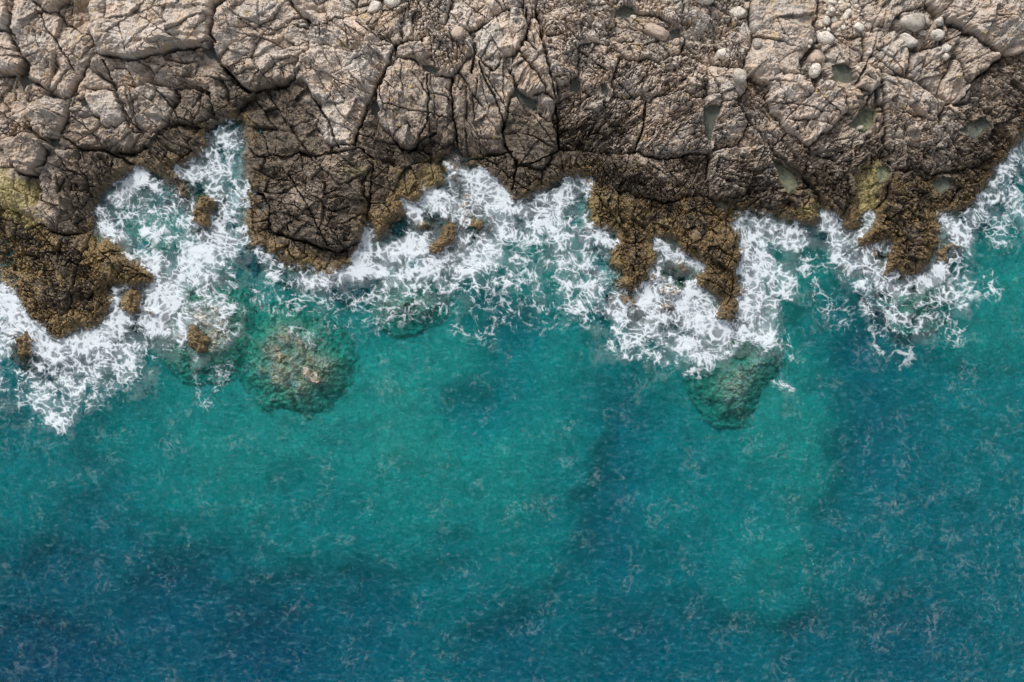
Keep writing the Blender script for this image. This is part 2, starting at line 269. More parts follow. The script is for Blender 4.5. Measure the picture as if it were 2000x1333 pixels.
R('brown rock with a dark top below the golden shelf', [(842, 489), (860, 450), (881, 435), (890, 444), (887, 474), (866, 498), (848, 495)], .55, alg=.6, isle=1, **I)
R('small brown knob in foam left of the dark topped rock', [(814, 444), (826, 438), (834, 446), (828, 459), (818, 456)], .3, alg=.7, isle=1, **I)
R('shelf fragment washed by foam right of the golden shelf', [(868, 322), (885, 314), (900, 338), (892, 356), (876, 352)], .2, alg=.7, isle=1, **I)
R('low brown ledge under the streaming foam in the middle cove', [(908, 378), (922, 374), (930, 394), (920, 420), (906, 412)], .14, alg=.7, isle=1, **I)
R('flat brown rock at the foot of the streaming foam', [(900, 424), (924, 420), (945, 436), (940, 448), (908, 446)], .15, alg=.8, isle=1, **I)
R('golden rock at the left foot of the right middle point', [(1209, 588), (1218, 575), (1239, 591), (1236, 606), (1218, 600)], .3, alg=.9, isle=1, **I)
R('small golden rock lowest in the surf, right of middle', [(1281, 600), (1300, 595), (1317, 597), (1314, 609), (1293, 609)], .3, alg=.9, isle=1, **I)
R('broken brown rock in the white surf between the two weedy points', [(1284, 570), (1308, 561), (1335, 567), (1332, 582), (1305, 588)], .3, alg=.8, isle=1, **I)
R('small brown rock close to the golden weed ledge in the surf', [(1268, 546), (1288, 535), (1297, 548), (1280, 559)], .25, alg=.8, isle=1, **I)
R('small brown rock in lacy foam above the white surf, right of middle', [(1322, 512), (1338, 510), (1346, 522), (1332, 530)], .2, alg=.7, isle=1, **I)
R('bent brown rock off the right side of the right promontory', [(1830, 486), (1867, 474), (1873, 478), (1852, 492), (1843, 516), (1831, 507)], .35, alg=.7, isle=1, **I)
R('small golden knob in foam left of the right promontory', [(1702, 494), (1709, 489), (1716, 494), (1712, 505), (1704, 504)], .3, alg=.9, isle=1, **I)
I['kind'] = 'submerged_rock'; I['wet'] = 0; I['tone'] = 1.
R('large rounded brown rock under clear teal water, left of middle', [(500, 670), (528, 631), (574, 628), (623, 663), (658, 705), (651, 747), (595, 782), (532, 771), (500, 733)], -.2, alg=.5, isle=2, **I)
R('small olive rock under water below the middle surf', [(760, 588), (790, 576), (826, 588), (832, 600), (778, 609)], -.22, alg=.4, isle=2, **I)
R('dark reddish shelf just under the surface around the upright rock', [(335, 600), (390, 576), (444, 585), (462, 630), (453, 675), (430, 705), (378, 710), (330, 670)], -.14, alg=.2, isle=2, **I)
R('long olive ridge under water below the right of middle surf', [(1391, 747), (1425, 715), (1468, 694), (1510, 701), (1475, 747), (1450, 796), (1415, 796)], -.26, alg=.4, isle=2, **I)
R('dark patch of rock barely covered by water below the white surf', [(1424, 668), (1444, 658), (1466, 668), (1460, 690), (1434, 694)], -.17, alg=.15, isle=2, **I)
R('brown reef under foam below the right promontory', [(1770, 585), (1800, 568), (1835, 575), (1825, 605), (1785, 610)], -.26, alg=.3, isle=2, **I)

#       (label, outline, green 0..1, silt tone)
POOLS = [
 ('dark still pool in the crack near the left edge', [(48, 120), (60, 124), (63, 160), (55, 185), (45, 188), (38, 165), (33, 146), (42, 136)], .1),
 ('dark grey pool under the right end of the jutting slab', [(394, 100), (424, 85), (430, 121), (411, 113)], .05),
 ('thin dark pool left of the smooth five sided slab', [(147, 192), (164, 188), (178, 214), (160, 207)], .1),
 ('small dark pool right of the round reddish boulder', [(92, 269), (114, 271), (118, 287), (103, 288)], .2),
 ('small grey pool under the pale hanging block', [(824, 126), (842, 128), (858, 136), (854, 146), (828, 142)], .05),
 ('narrow dark pool beside the jointed brown block', [(726, 196), (736, 194), (742, 216), (736, 232), (724, 220)], .05),
 ('crescent pool under the leaf shaped slab', [(1001, 160), (1016, 178), (1040, 191), (1051, 197), (1047, 215), (1028, 207), (1004, 186)], .1),
 ('small dark pool below the stack of square blocks', [(1114, 154), (1126, 146), (1136, 160), (1130, 180), (1116, 178)], .15),
 ('small dark pool right of the bank of pale cubes', [(1172, 166), (1180, 160), (1190, 178), (1186, 190), (1176, 186)], .1),
 ('dark pool at the top edge above the square boulder', [(1203, 18), (1221, 7), (1238, 12), (1248, 26), (1232, 34), (1202, 30)], .2),
 ('small dark pool at the right end of the square boulder', [(1308, 62), (1318, 54), (1330, 56), (1328, 78), (1314, 80)], .1),
 ('dark olive pool among the scaly domes', [(1371, 212), (1392, 204), (1413, 204), (1402, 228), (1393, 258), (1387, 284), (1378, 262), (1374, 238)], .1),
 ('green streaked long pool beside the black crevice', [(1503, 304), (1524, 312), (1548, 332), (1561, 344), (1563, 360), (1542, 380), (1528, 360)], .45),
 ('round pale green pool with a stone in it, right', [(1658, 242), (1676, 224), (1696, 208), (1714, 216), (1709, 243), (1684, 261)], .55),
 ('dark green pool beside the white boulders', [(1620, 128), (1650, 123), (1668, 134), (1668, 160), (1650, 163), (1626, 154)], .18),
 ('blue grey pool on the right headland slope', [(1868, 256), (1892, 240), (1927, 235), (1930, 249), (1900, 273)], .15),
 ('grey pool low on the right promontory', [(1822, 358), (1845, 344), (1862, 346), (1864, 363), (1840, 380)], .2),
 ('small round yellow green pool above the stained channel', [(1708, 340), (1716, 326), (1730, 323), (1741, 334), (1736, 351), (1720, 357)], .7),
 ('small pale pool beside the weedy point', [(1400, 394), (1412, 392), (1428, 402), (1418, 410), (1406, 406)], .55),
]

# ------------------------------------------------------------------ land height field
ST = 1.45
gx = np.arange(-130, 2131, ST, dtype=F)
gy = np.arange(-115, 860, ST, dtype=F)
NX, NY = len(gx), len(gy)
PX, PY = np.meshgrid(gx, gy)

# coarse shore distance, then sampled bilinearly
CS = 5.0
cx = np.arange(-160, 2166, CS, dtype=F); cy = np.arange(-140, 900, CS, dtype=F)
CX, CY = np.meshgrid(cx, cy)
Dc = -sdf(SHORE, CX, CY)


def samp(G, x, y, x0, y0, st):
    fx = np.clip((x - x0) / st, 0, G.shape[1] - 1.001); fy = np.clip((y - y0) / st, 0, G.shape[0] - 1.001)
    i = fx.astype(np.int32); j = fy.astype(np.int32)
    a = (fx - i).astype(F); b = (fy - j).astype(F)
    return (G[j, i] * (1 - a) + G[j, i + 1] * a) * (1 - b) + (G[j + 1, i] * (1 - a) + G[j + 1, i + 1] * a) * b


D0 = samp(Dc, PX, PY, -160, -140, CS)
act = D0 > -58
for r in ROCKS:
    if r['isle']:
        p = np.array(r['poly']); m = 50 if r['isle'] == 1 else 78
        act |= (PX > p[:, 0].min() - m) & (PX < p[:, 0].max() + m) & (PY > p[:, 1].min() - m) & (PY < p[:, 1].max() + m)
sel = np.flatnonzero(act.ravel())
x = PX.ravel()[sel]; y = PY.ravel()[sel]
n1 = fbm(x / 30, y / 30, 11, 3); n2 = fbm(x / 30, y / 30, 12, 3)
m1 = fbm(x / 7, y / 7, 13, 2); m2 = fbm(x / 7, y / 7, 14, 2)
l1 = fbm(x / 80, y / 80, 15, 2); l2 = fbm(x / 80, y / 80, 16, 2)
wx = x + 9 * l1 + 9 * n1 + 2.8 * m1
wy = y + 9 * l2 + 9 * n2 + 2.8 * m2
D = samp(Dc, x + 5 * n1 + 4.5 * m1, y + 5 * n2 + 4.5 * m2, -160, -140, CS)

# owner of each point: the outline it lies deepest in
N = len(x)
o1 = np.full(N, 1e6, F); o2 = np.full(N, 1e6, F); own = np.full(N, -1, np.int32); own2 = np.full(N, -1, np.int32)
for k, r in sorted(enumerate(ROCKS), key=lambda t: (0, 2, 1)[t[1]['isle']]):
    p = np.array(r['poly'], F)
    m = 90 if r['isle'] != 1 else 34
    q = np.flatnonzero((wx > p[:, 0].min() - m) & (wx < p[:, 0].max() + m) & (wy > p[:, 1].min() - m) & (wy < p[:, 1].max() + m))
    d = sdf(r['poly'], wx[q], wy[q])
    if r['isle']:
        d = np.where(d < (24 if r['isle'] == 1 else 44), d, 1e6)
        d = np.where((D[q] > -6) & (d > 0), 1e6, d) if r['isle'] == 2 else d
    a = o1[q]; b = o2[q]
    better = (d < a) | ((d < 1.5) & (r['isle'] == 1))
    o2[q] = np.where(better, a, np.minimum(b, d))
    own2[q] = np.where(better, own[q], np.where(d < b, k, own2[q]))
    own[q] = np.where(better, k, own[q])
    o1[q] = np.where(better, d, a)
P = {k: np.array([r[k] for r in ROCKS], F) for k in ('h', 's2', 'asp', 'ang', 's3', 'tone', 'wet', 'alg', 'crk', 'isle')}
keep = (own >= 0) & (o1 < 85)
own = np.maximum(own, 0); own2 = np.where(own2 < 0, own, own2)
isle = P['isle'][own]
land = isle == 0
e1 = np.clip((np.minimum(o2, 200) - o1) * .5, 0, 60)        # distance to the neighbouring outcrop
e1 = np.where(land, e1, 60)
Dl = np.where(land, D, -o1)                                  # distance inland

# smooth base
bump = fbm(x / 120, y / 120, 21, 3)
rise = .42 * (1 - np.exp(-np.maximum(Dl, 0) / 9)) + 1.9 * (1 - np.exp(-np.maximum(Dl, 0) / 280)) + .35 * bump * sst(0, 80, Dl)
slope = .022 + .03 * sst(-.35, .45, fbm(x / 60, y / 60, 22, 2))
under = np.minimum(Dl, 0) * slope
zbase = np.where(land, rise + under, 0)
hk = P['h'][own]
zi = np.where(isle == 1, hk * (1 - np.exp(-np.maximum(Dl, 0) / 5)) + np.minimum(Dl, 0) * .06,
              np.where(isle == 2, hk - 1.05 * sst(30, -40, Dl + 14 * n1), 0))
z = np.where(land, zbase + hk * sst(0, 30, Dl) * (.2 + .8 * (1 - np.exp(-e1 / 1.9))), zi)

# first level: outcrops tilted as whole masses, a crevice between some of them
lm = sst(-4, 18, Dl)
oh = hsh(own, own, 5)
cxo = np.array([np.mean([p[0] for p in r['poly']]) for r in ROCKS], F)[own]
cyo = np.array([np.mean([p[1] for p in r['poly']]) for r in ROCKS], F)[own]
z += np.where(land, lm * ((r01(oh, 3) - .5) * .35 + .35 * fbm(x / 110, y / 110, 54, 3)), 0)
z += np.where(land, lm * np.clip(((r01(oh, 1) - .5) * (x - cxo) + (r01(oh, 2) - .5) * (y - cyo)) * .007, -.35, .35), 0)
cm = sst(-.25, .35, fbm(x / 45, y / 45, 24, 2) + .10)
z -= np.where(land, lm * .20 * np.exp(-(e1 / 7) ** 2) * sst(-.2, .4, fbm(x / 60, y / 60, 23, 2) + .15), 0)
z += np.where(land, lm * (.20 * (1 - np.exp(-e1 / 6)) * (.4 + .6 * cm) - .38 * np.exp(-(e1 / (1.1 + 1.3 * cm)) ** 2) * (.15 + .85 * cm)), 0)

# second and third level: joints that split each outcrop again and again
crk = P['crk'][own]
ca, sa = np.cos(np.radians(P['ang'][own])), np.sin(np.radians(P['ang'][own]))
bx = x + 9 * fbm(x / 75, y / 75, 126, 2) + 5.2 * fbm(x / 26, y / 26, 26, 4, .6) + 1.2 * m2
by = y + 9 * fbm(x / 75, y / 75, 127, 2) + 5.2 * fbm(x / 26, y / 26, 27, 4, .6) + 1.2 * m1
ra = np.sqrt(P['asp'][own])
ub = (bx * ca + by * sa) / ra
vb = (-bx * sa + by * ca) * ra
s3v = P['s3'][own]
cell = own.copy()
ncell = len(ROCKS)
cown = np.arange(ncell)
dz_ = np.zeros(N, F); gro = np.zeros(N, F)
gmask = sst(-.18, .30, fbm(x / 48, y / 48, 28, 3) + .05 + np.where(s3v < 10, .22, 0))
nrng = np.random.default_rng(7)
e2 = np.full(N, 60., F); e3 = np.full(N, 60., F)


def split(target, level, dz_, gro, em, deep, wide, step):
    global cell, ncell, cown
    cnt = np.bincount(cell, minlength=ncell) * ST * ST
    mu = np.bincount(cell, ub, ncell) / np.maximum(cnt / ST / ST, 1); mv = np.bincount(cell, vb, ncell) / np.maximum(cnt / ST / ST, 1)
    du = ub - mu[cell]; dv = vb - mv[cell]
    k = np.maximum(cnt / ST / ST, 1)
    cuu = np.bincount(cell, du * du, ncell) / k; cvv = np.bincount(cell, dv * dv, ncell) / k; cuv = np.bincount(cell, du * dv, ncell) / k
    th = .5 * np.arctan2(2 * cuv, cuu - cvv) + nrng.normal(0, .42, ncell)
    sd = np.sqrt(np.maximum(cuu + cvv, 1))
    do = (cnt > target[cown] ** 2 * nrng.uniform(.7, 2.4, ncell)) & (target[cown] > 0)
    if not do.any():
        return dz_, gro, em, False
    nu, nv = np.cos(th), np.sin(th)
    off = nrng.uniform(-.45, .45, ncell) * sd
    f = (nu[cell] * du + nv[cell] * dv - off[cell]).astype(F)
    asp_ = P['asp'][cown]
    gr = np.sqrt((nu / np.sqrt(asp_)) ** 2 + (nv * np.sqrt(asp_)) ** 2)
    d = np.abs(f) / gr[cell].astype(F)
    dm = do[cell]
    em = np.where(dm, np.minimum(em, d), em)
    wdt = (wide * nrng.choice([.0, .45, .7, 1.1, 2.0], ncell, p=[.15, .33, .26, .16, .10])).astype(F)[cell]
    if level >= 100:
        fine = P['s3'][cown] < 10
        wdt = wdt * np.where(fine, 1.15, nrng.random(ncell) < .68)[cell].astype(F)
    dep_ = (deep * nrng.uniform(.5, 1.3, ncell)).astype(F)[cell]
    gv = np.where(dm & (wdt > 0), dep_ * np.exp(-(d / np.maximum(wdt, .3)) ** 2), 0)
    gro = np.maximum(gro, gv)
    st_ = (step * nrng.normal(0, 1, ncell)).astype(F)[cell]
    dz_ = dz_ + np.where(dm, st_ * np.sign(f), 0)
    idn = np.cumsum(do) - 1 + ncell
    cell = np.where(dm & (f > 0), idn[cell], cell)
    cown = np.concatenate([cown, cown[do]])
    ncell += int(do.sum())
    return dz_, gro, em, True


for lv in range(16):
    dz_, gro, e2, go = split(P['s2'], lv, dz_, gro, e2, .30, 1.2, .055)
    if not go:
        break
c2i = cell.copy()
c2 = hsh(c2i, c2i * 0, 77)
cnt2 = np.maximum(np.bincount(c2i, minlength=ncell), 1)
ox = x - (np.bincount(c2i, x, ncell) / cnt2)[c2i]; oy = y - (np.bincount(c2i, y, ncell) / cnt2)[c2i]
one = P['s2'][own] <= 0
z += lm * np.where(one, 0, np.clip(((r01(c2, 4) - .5) * ox + (r01(c2, 5) - .5) * oy) * .017, -.26, .26) + (r01(c2, 3) - .5) * .14)
z += lm * np.where(one, 0, .03 * (1 - np.exp(-e2 / 1.5)))
dz2 = dz_.copy(); dz_[:] = 0; gro2 = gro.copy(); gro[:] = 0
for lv in range(16):
    dz_, gro, e3, go = split(P['s3'], 100 + lv, dz_, gro, e3, .22, 1.25, .024)
    if not go:
        break
c3 = hsh(cell, cell * 0, 78)
cnt3 = np.maximum(np.bincount(cell, minlength=ncell), 1)
ox3 = x - (np.bincount(cell, x, ncell) / cnt3)[cell]; oy3 = y - (np.bincount(cell, y, ncell) / cnt3)[cell]
sm = np.where(s3v < 10, 1.25, .7) * crk * (1 - .45 * P['alg'][own])
z += lm * (dz2 - gro2 * (.35 + .65 * gmask) * (.5 + .5 * crk))
z += lm * gmask * sm * (dz_ + (r01(c3, 3) - .5) * .10 + np.clip(((r01(c3, 4) - .5) * ox3 + (r01(c3, 5) - .5) * oy3) * .03, -.13, .13) - gro)
u3 = bx * ca + by * sa; v3 = -bx * sa + by * ca
s3 = s3v
# bedding: ledges that face one way, broken where the joints cross them
bed = 26 + 22 * r01(oh, 7)
pb = (r01(oh, 8) - .5) * 1.2
vb2 = (-u3 * np.sin(pb) + v3 * np.cos(pb) + 10 * fbm(x / 50, y / 50, 51, 3)) / bed + (r01(c2, 21) - .5) * .5
saw = vb2 - np.floor(vb2)
ledge = np.where(saw < .9, saw / .9, (1 - saw) / .1)
z += lm * (ledge - .5) * (.05 + .0055 * bed) * np.where(r01(oh, 9) > .5, 1, -1) * sst(-.15, .25, fbm(x / 70, y / 70, 52, 2) + .05) * crk
vb3 = vb2 * 3.1 + r01(c3, 22) * .6
saw3 = vb3 - np.floor(vb3)
z += lm * (np.where(saw3 < .85, saw3 / .85, (1 - saw3) / .15) - .5) * .055 * sst(-.1, .3, fbm(x / 40, y / 40, 53, 2)) * crk
# fine scale flakes
c4, e4, ox4, oy4 = voro((u3 + 4 * m1) / 8.5, (v3 + 4 * m2) / 4.2, (c2 % U(991)).astype(np.int32))
g4 = sst(-.1, .35, fbm(x / 34, y / 34, 32, 2) + np.where(s3 < 10, .16, -.06)) * crk * (1 - .7 * P['alg'][own])
z += lm * g4 * ((r01(c4, 3) - .5) * .11 + ((r01(c4, 4) - .5) * ox4 + (r01(c4, 5) - .5) * oy4) * .12)
# roughness
rg = fbm(x / 16, y / 16, 33, 4, .55)
rid = 1 - np.abs(fbm(x / 55, y / 55, 34, 5, .58)) * 2
z += lm * (.10 * rg + .20 * (rid - .6)) * (.5 + .5 * crk)
z += .05 * fbm(x / 5, y / 5, 35, 2) * (.4 + .6 * lm)
z += np.where(isle == 1, .16 * fbm(x / 7, y / 7, 36, 3) + .1 * (r01(c3, 9) - .5), 0)
z += np.where(isle == 2, .16 * fbm(x / 26, y / 26, 37, 5, .6), 0)
zs = np.where(land, rise + under, z * .3)                    # smooth height used for plan position

# long open fractures and trenches cut for the shadow lines of undercut ledges: (course, half width in pixels, depth in metres)
FRACT = [([(17, -60), (18, 0), (23, 68), (34, 92), (50, 114), (52, 150)], 2.2, .8), ([(72, 20), (88, 50), (105, 75), (130, 115), (153, 148)], 1.5, .5),
 ([(204, 118), (214, 150), (222, 176), (236, 205), (252, 228), (275, 255)], 1.7, .6), ([(176, 112), (160, 150), (146, 182), (130, 228), (115, 266)], 1.8, .6),
 ([(204, 108), (262, 118), (300, 105), (360, 96), (424, 84)], 3.4, .9), ([(96, 296), (86, 322), (60, 344)], 3.2, .8), ([(120, 268), (162, 292), (210, 298), (262, 322)], 2.0, .7),
 ([(300, 165), (330, 200), (350, 230), (385, 245)], 1.2, .4), ([(255, 168), (262, 210), (270, 245)], 1.2, .4), ([(140, 225), (180, 262), (200, 285)], 1.1, .4),
 ([(440, -20), (424, 30), (414, 72), (428, 90)], 2.2, .7), ([(430, 122), (455, 152), (487, 182), (510, 172), (560, 165), (590, 140)], 3.2, .9), ([(575, 50), (620, 60), (680, 40), (720, 20)], 1.3, .4), ([(470, 40), (540, 60), (610, 40)], 1.0, .35),
 ([(700, 48), (735, 75), (772, 90)], 1.5, .5), ([(772, 88), (758, 128), (740, 170), (721, 205), (704, 242), (690, 284)], 3.6, .9), ([(612, 190), (640, 235), (662, 290)], 2.0, .6), ([(640, 300), (700, 290), (730, 310)], 2.4, .6),
 ([(882, 150), (883, 200), (887, 240), (896, 290), (902, 320)], 1.8, .6), ([(835, 150), (838, 200), (836, 240), (815, 285)], 1.4, .5), ([(750, 205), (800, 218), (850, 225), (882, 232)], 1.2, .45), ([(850, 262), (820, 280), (798, 296)], 3.0, .8),
 ([(938, 125), (945, 150), (965, 190), (985, 240), (980, 265), (998, 300), (1010, 325), (1000, 370)], 1.5, .5), ([(924, 88), (926, 120), (922, 145)], 2.6, .9), ([(1028, 20), (1030, 78), (1044, 100)], 2.2, .7),
 ([(1047, 20), (1056, 62), (1068, 105), (1080, 165), (1088, 215), (1092, 290)], 2.2, .7), ([(1005, 320), (1040, 318), (1090, 295)], 1.4, .45), ([(905, 316), (950, 305), (1002, 296)], 1.6, .6),
 ([(1262, 195), (1256, 250), (1240, 296), (1300, 312), (1350, 300)], 2.4, .7), ([(1386, 295), (1384, 340), (1386, 380)], 2.6, .8), ([(1440, 196), (1470, 240), (1505, 288)], 2.0, .6),
 ([(1505, 288), (1532, 312), (1560, 336), (1580, 358), (1597, 378), (1602, 402)], 4.0, 1.1), ([(1585, 168), (1610, 195), (1640, 225)], 1.6, .5), ([(1500, 200), (1560, 208), (1620, 222)], 1.2, .4), ([(1530, 200), (1545, 230), (1560, 262)], 1.1, .35),
 ([(1700, 108), (1730, 135), (1765, 155), (1800, 170), (1842, 198), (1862, 225), (1876, 246)], 2.2, .7), ([(1708, 95), (1740, 120), (1763, 148)], 1.4, .5), ([(1840, 44), (1900, 74), (1955, 108)], 1.9, .6), ([(1838, 80), (1862, 112), (1895, 158)], 1.7, .55),
 ([(1960, 112), (1920, 145), (1895, 165), (1870, 205)], 1.8, .6), ([(1722, 168), (1728, 225), (1730, 280), (1744, 330)], 3.6, .9), ([(1690, 130), (1670, 164)], 2.4, .7), ([(1120, 90), (1160, 120), (1200, 150), (1240, 195)], 1.6, .5),
 ([(60, 440), (100, 480), (150, 520), (190, 560)], 1.2, .35), ([(170, 480), (140, 540), (130, 620)], 1.3, .35), ([(485, 372), (512, 380), (522, 402), (524, 450)], 2.2, .6), ([(524, 452), (600, 474), (660, 492), (705, 472)], 2.4, .6), ([(728, 320), (724, 380), (716, 440)], 1.5, .5), ([(560, 340), (600, 400), (640, 480)], 1.2, .4),
 ([(13, 285), (20, 268), (42, 258), (66, 264), (93, 279), (97, 297), (85, 322), (60, 343), (36, 337), (17, 318), (13, 285)], 3.0, .7)]
for pts_, hw, dp_ in FRACT:
    p = np.array(pts_, F)
    q = np.flatnonzero((x > p[:, 0].min() - 22) & (x < p[:, 0].max() + 22) & (y > p[:, 1].min() - 22) & (y < p[:, 1].max() + 22))
    xa = x[q] + 4.5 * n1[q] + 2.2 * m1[q]; ya = y[q] + 4.5 * n2[q] + 2.2 * m2[q]
    best = np.full(len(q), 1e9, F)
    for (x0, y0), (x1, y1) in zip(pts_[:-1], pts_[1:]):
        ex, ey = x1 - x0, y1 - y0
        t = np.clip(((xa - x0) * ex + (ya - y0) * ey) / (ex * ex + ey * ey), 0, 1)
        best = np.minimum(best, np.hypot(xa - x0 - t * ex, ya - y0 - t * ey))
    wv_ = hw * .85 * (.6 + .7 * np.clip(.5 + rg[q], 0, 1))
    z[q] -= lm[q] * dp_ * np.exp(-(best / wv_) ** 4) * (.7 + .6 * np.clip(.5 + n1[q], 0, 1))

# tide pools: hollows with a level rim
silt = np.zeros(N, F); grn = np.zeros(N, F)
POOLZ = []
qx = x + 2.2 * n1 + 2.0 * m1; qy = y + 2.2 * n2 + 2.0 * m2
nfq = fbm(x / 4, y / 4, 43, 2)
for lab, poly, g in POOLS:
    p = np.array(poly, F)
    q = np.flatnonzero((x > p[:, 0].min() - 25) & (x < p[:, 0].max() + 25) & (y > p[:, 1].min() - 25) & (y < p[:, 1].max() + 25))
    d = sdf(poly, qx[q], qy[q])
    ring = (np.abs(d) < 5)
    lev = float(np.percentile(z[q][ring], 14))
    POOLZ.append(lev)
    dep = lev - .05 - .10 * (1 - np.exp(np.minimum(d, 0) / 6)) + .012 * rg[q]
    zq = np.where(d < 0, np.where(d < -2, dep, np.minimum(z[q], dep)), z[q])
    zq = np.where((d >= 0) & (d < 8), np.maximum(zq, lev + .015 + .05 * np.abs(nfq[q])), zq)
    z[q] = zq
    w = sst(1, -2, d)
    silt[q] = np.maximum(silt[q], w)
    grn[q] = np.where(w > 0, g, grn[q])

# sand lies on the feet of the reefs
sf = np.where(isle == 2, sst(20, -8, Dl + 26 * n1 + 14 * m1), 0)
silt = np.maximum(silt, sf); grn = np.where(sf > 0, 1, grn)
# colour masks that travel with the stone: wet, weed, stain, tone
nz = fbm(x / 55, y / 55, 41, 4); nf = fbm(x / 14, y / 14, 42, 3)
bw = np.where(land & (P['isle'][own2] == 0), .5 * sst(16, 0, e1 + 14 * nf), 0)
TONE, WET, ALG = (P[k][own] * (1 - bw) + P[k][own2] * bw for k in ('tone', 'wet', 'alg'))
wet = WET * 1.1 + .60 * sst(185, 15, Dl + 100 * nz) + .35 * nf * sst(300, 60, Dl) - .10
wet = np.clip(np.where(isle == 2, .05, wet), 0, 1)
alg = ALG * (.35 + .8 * sst(-.2, .3, nz + .6 * nf)) + .5 * sst(40, 0, Dl + 45 * nz + 20 * nf)
uw = sst(-2, -14, Dl) * land
alg = alg * (1 - .75 * uw); wet = wet * (1 - .9 * uw)
alg = np.clip(np.where(isle == 2, P['alg'][own] * (.5 + .9 * (nf + .5)), alg), 0, 1)
yel = np.zeros(N, F)
for (sx, sy, rx, ry, a) in [(25, 385, 62, 42, 1.), (-20, 360, 50, 40, .9), (60, 425, 30, 30, .6), (1700, 350, 30, 40, .6),
                            (1690, 395, 24, 40, .7), (1535, 345, 26, 40, .4), (1590, 410, 40, 18, .6), (1180, 420, 50, 60, .25),
                            (835, 350, 50, 30, .35), (1250, 40, 30, 20, .3), (690, 335, 40, 14, .35), (120, 545, 50, 22, .22)]:
    d = ((x - sx) / rx) ** 2 + ((y - sy) / ry) ** 2
    yel = np.maximum(yel, a * sst(1.3, .2, d + 1.2 * nz + .6 * nf))
yel = np.where(isle == 2, .35, yel)
tone = np.clip(TONE + .08 * sst(1030, 1200, x) + (r01(c2, 11) - .5) * .14 + (r01(c3, 12) - .5) * .12 + .1 * nz, 0, 1)
tone = np.clip(tone + .45 * uw, 0, 1)
rnd = r01(c2, 13)
nlo = np.clip(.5 + 1.1 * fbm(x / 90, y / 90, 44, 4, .6), 0, 1)
pinks = sst(.02, .30, fbm(x / 48, y / 48, 45, 4, .6) + .25 * (r01(c3, 14) - .5)) * .7
blk = sst(.20, .42, fbm(x / 13, y / 13, 46, 4, .62) + .35 * nz + .1 * (r01(c3, 15) - .5))
och = sst(.36, .52, fbm(x / 20, y / 20, 47, 3, .6) + .2 * nz)
blotch = np.clip(.5 + .9 * fbm(x / 10, y / 10, 48, 5, .68), 0, 1)

# ------------------------------------------------------------------ split into blocks
key = c2i.astype(np.int64)
grid_id = np.full(NX * NY, -1, np.int64)
_, inv = np.unique(key, return_inverse=True)
grid_id[sel] = np.where(keep, inv, -1)
vmap = np.full(NX * NY, -1, np.int64); vmap[sel] = np.arange(N)
oown = np.full(NX * NY, -1, np.int64); oown[sel] = own
G = grid_id.reshape(NY, NX); OG = oown.reshape(NY, NX)
ok = (G[:-1, :-1] >= 0) & (G[1:, :-1] >= 0) & (G[:-1, 1:] >= 0) & (G[1:, 1:] >= 0)
FG = np.where(ok, G[:-1, :-1], -1); FO = np.where(ok, OG[:-1, :-1], -1)
for it in range(14):                                         # slivers join a neighbour of the same outcrop
    cnt = np.bincount(FG[FG >= 0], minlength=inv.max() + 1)
    tiny = (FG >= 0) & (cnt[np.maximum(FG, 0)] < 70)
    if not tiny.any():
        break
    for dy, dx in ((0, 1), (1, 0), (0, -1), (-1, 0)):
        sh = np.roll(FG, (dy, dx), (0, 1)); so = np.roll(FO, (dy, dx), (0, 1))
        mv = tiny & (so == FO) & (sh >= 0) & (cnt[np.maximum(sh, 0)] >= 70)
        FG = np.where(mv, sh, FG); tiny &= ~mv
fj, fi = np.nonzero(FG >= 0)
fid = FG[fj, fi]; fow = FO[fj, fi]
base = fj * NX + fi
quad = np.stack([vmap[base], vmap[base + NX], vmap[base + NX + 1], vmap[base + 1]], 1)   # counter clockwise from above
wxm = (x - 1000) * S * (1 - zs / H)
wym = (666.5 - y) * S * (1 - zs / H)
VERT = np.stack([wxm, wym, z], 1).astype(F)
MASK = np.stack([wet, alg, np.maximum(silt, 0), tone], 1).astype(F)
HUE = np.stack([yel, grn, rnd, nlo], 1).astype(F)
SPOT = np.stack([pinks, blk, och, blotch], 1).astype(F)
Z2 = np.full(NX * NY, -9., F); Z2[sel] = z; Z2 = Z2.reshape(NY, NX)
ZS2 = np.zeros(NX * NY, F); ZS2[sel] = zs; ZS2 = ZS2.reshape(NY, NX)


def ground(px, py):
    return (float(Z2[int(np.clip((py + 115) / ST, 0, NY - 1)), int(np.clip((px + 130) / ST, 0, NX - 1))]),
            float(ZS2[int(np.clip((py + 115) / ST, 0, NY - 1)), int(np.clip((px + 130) / ST, 0, NX - 1))]))


def at(px, py, zz=0.0):
    return ((px - 1000) * S * (1 - zz / H), (666.5 - py) * S * (1 - zz / H))


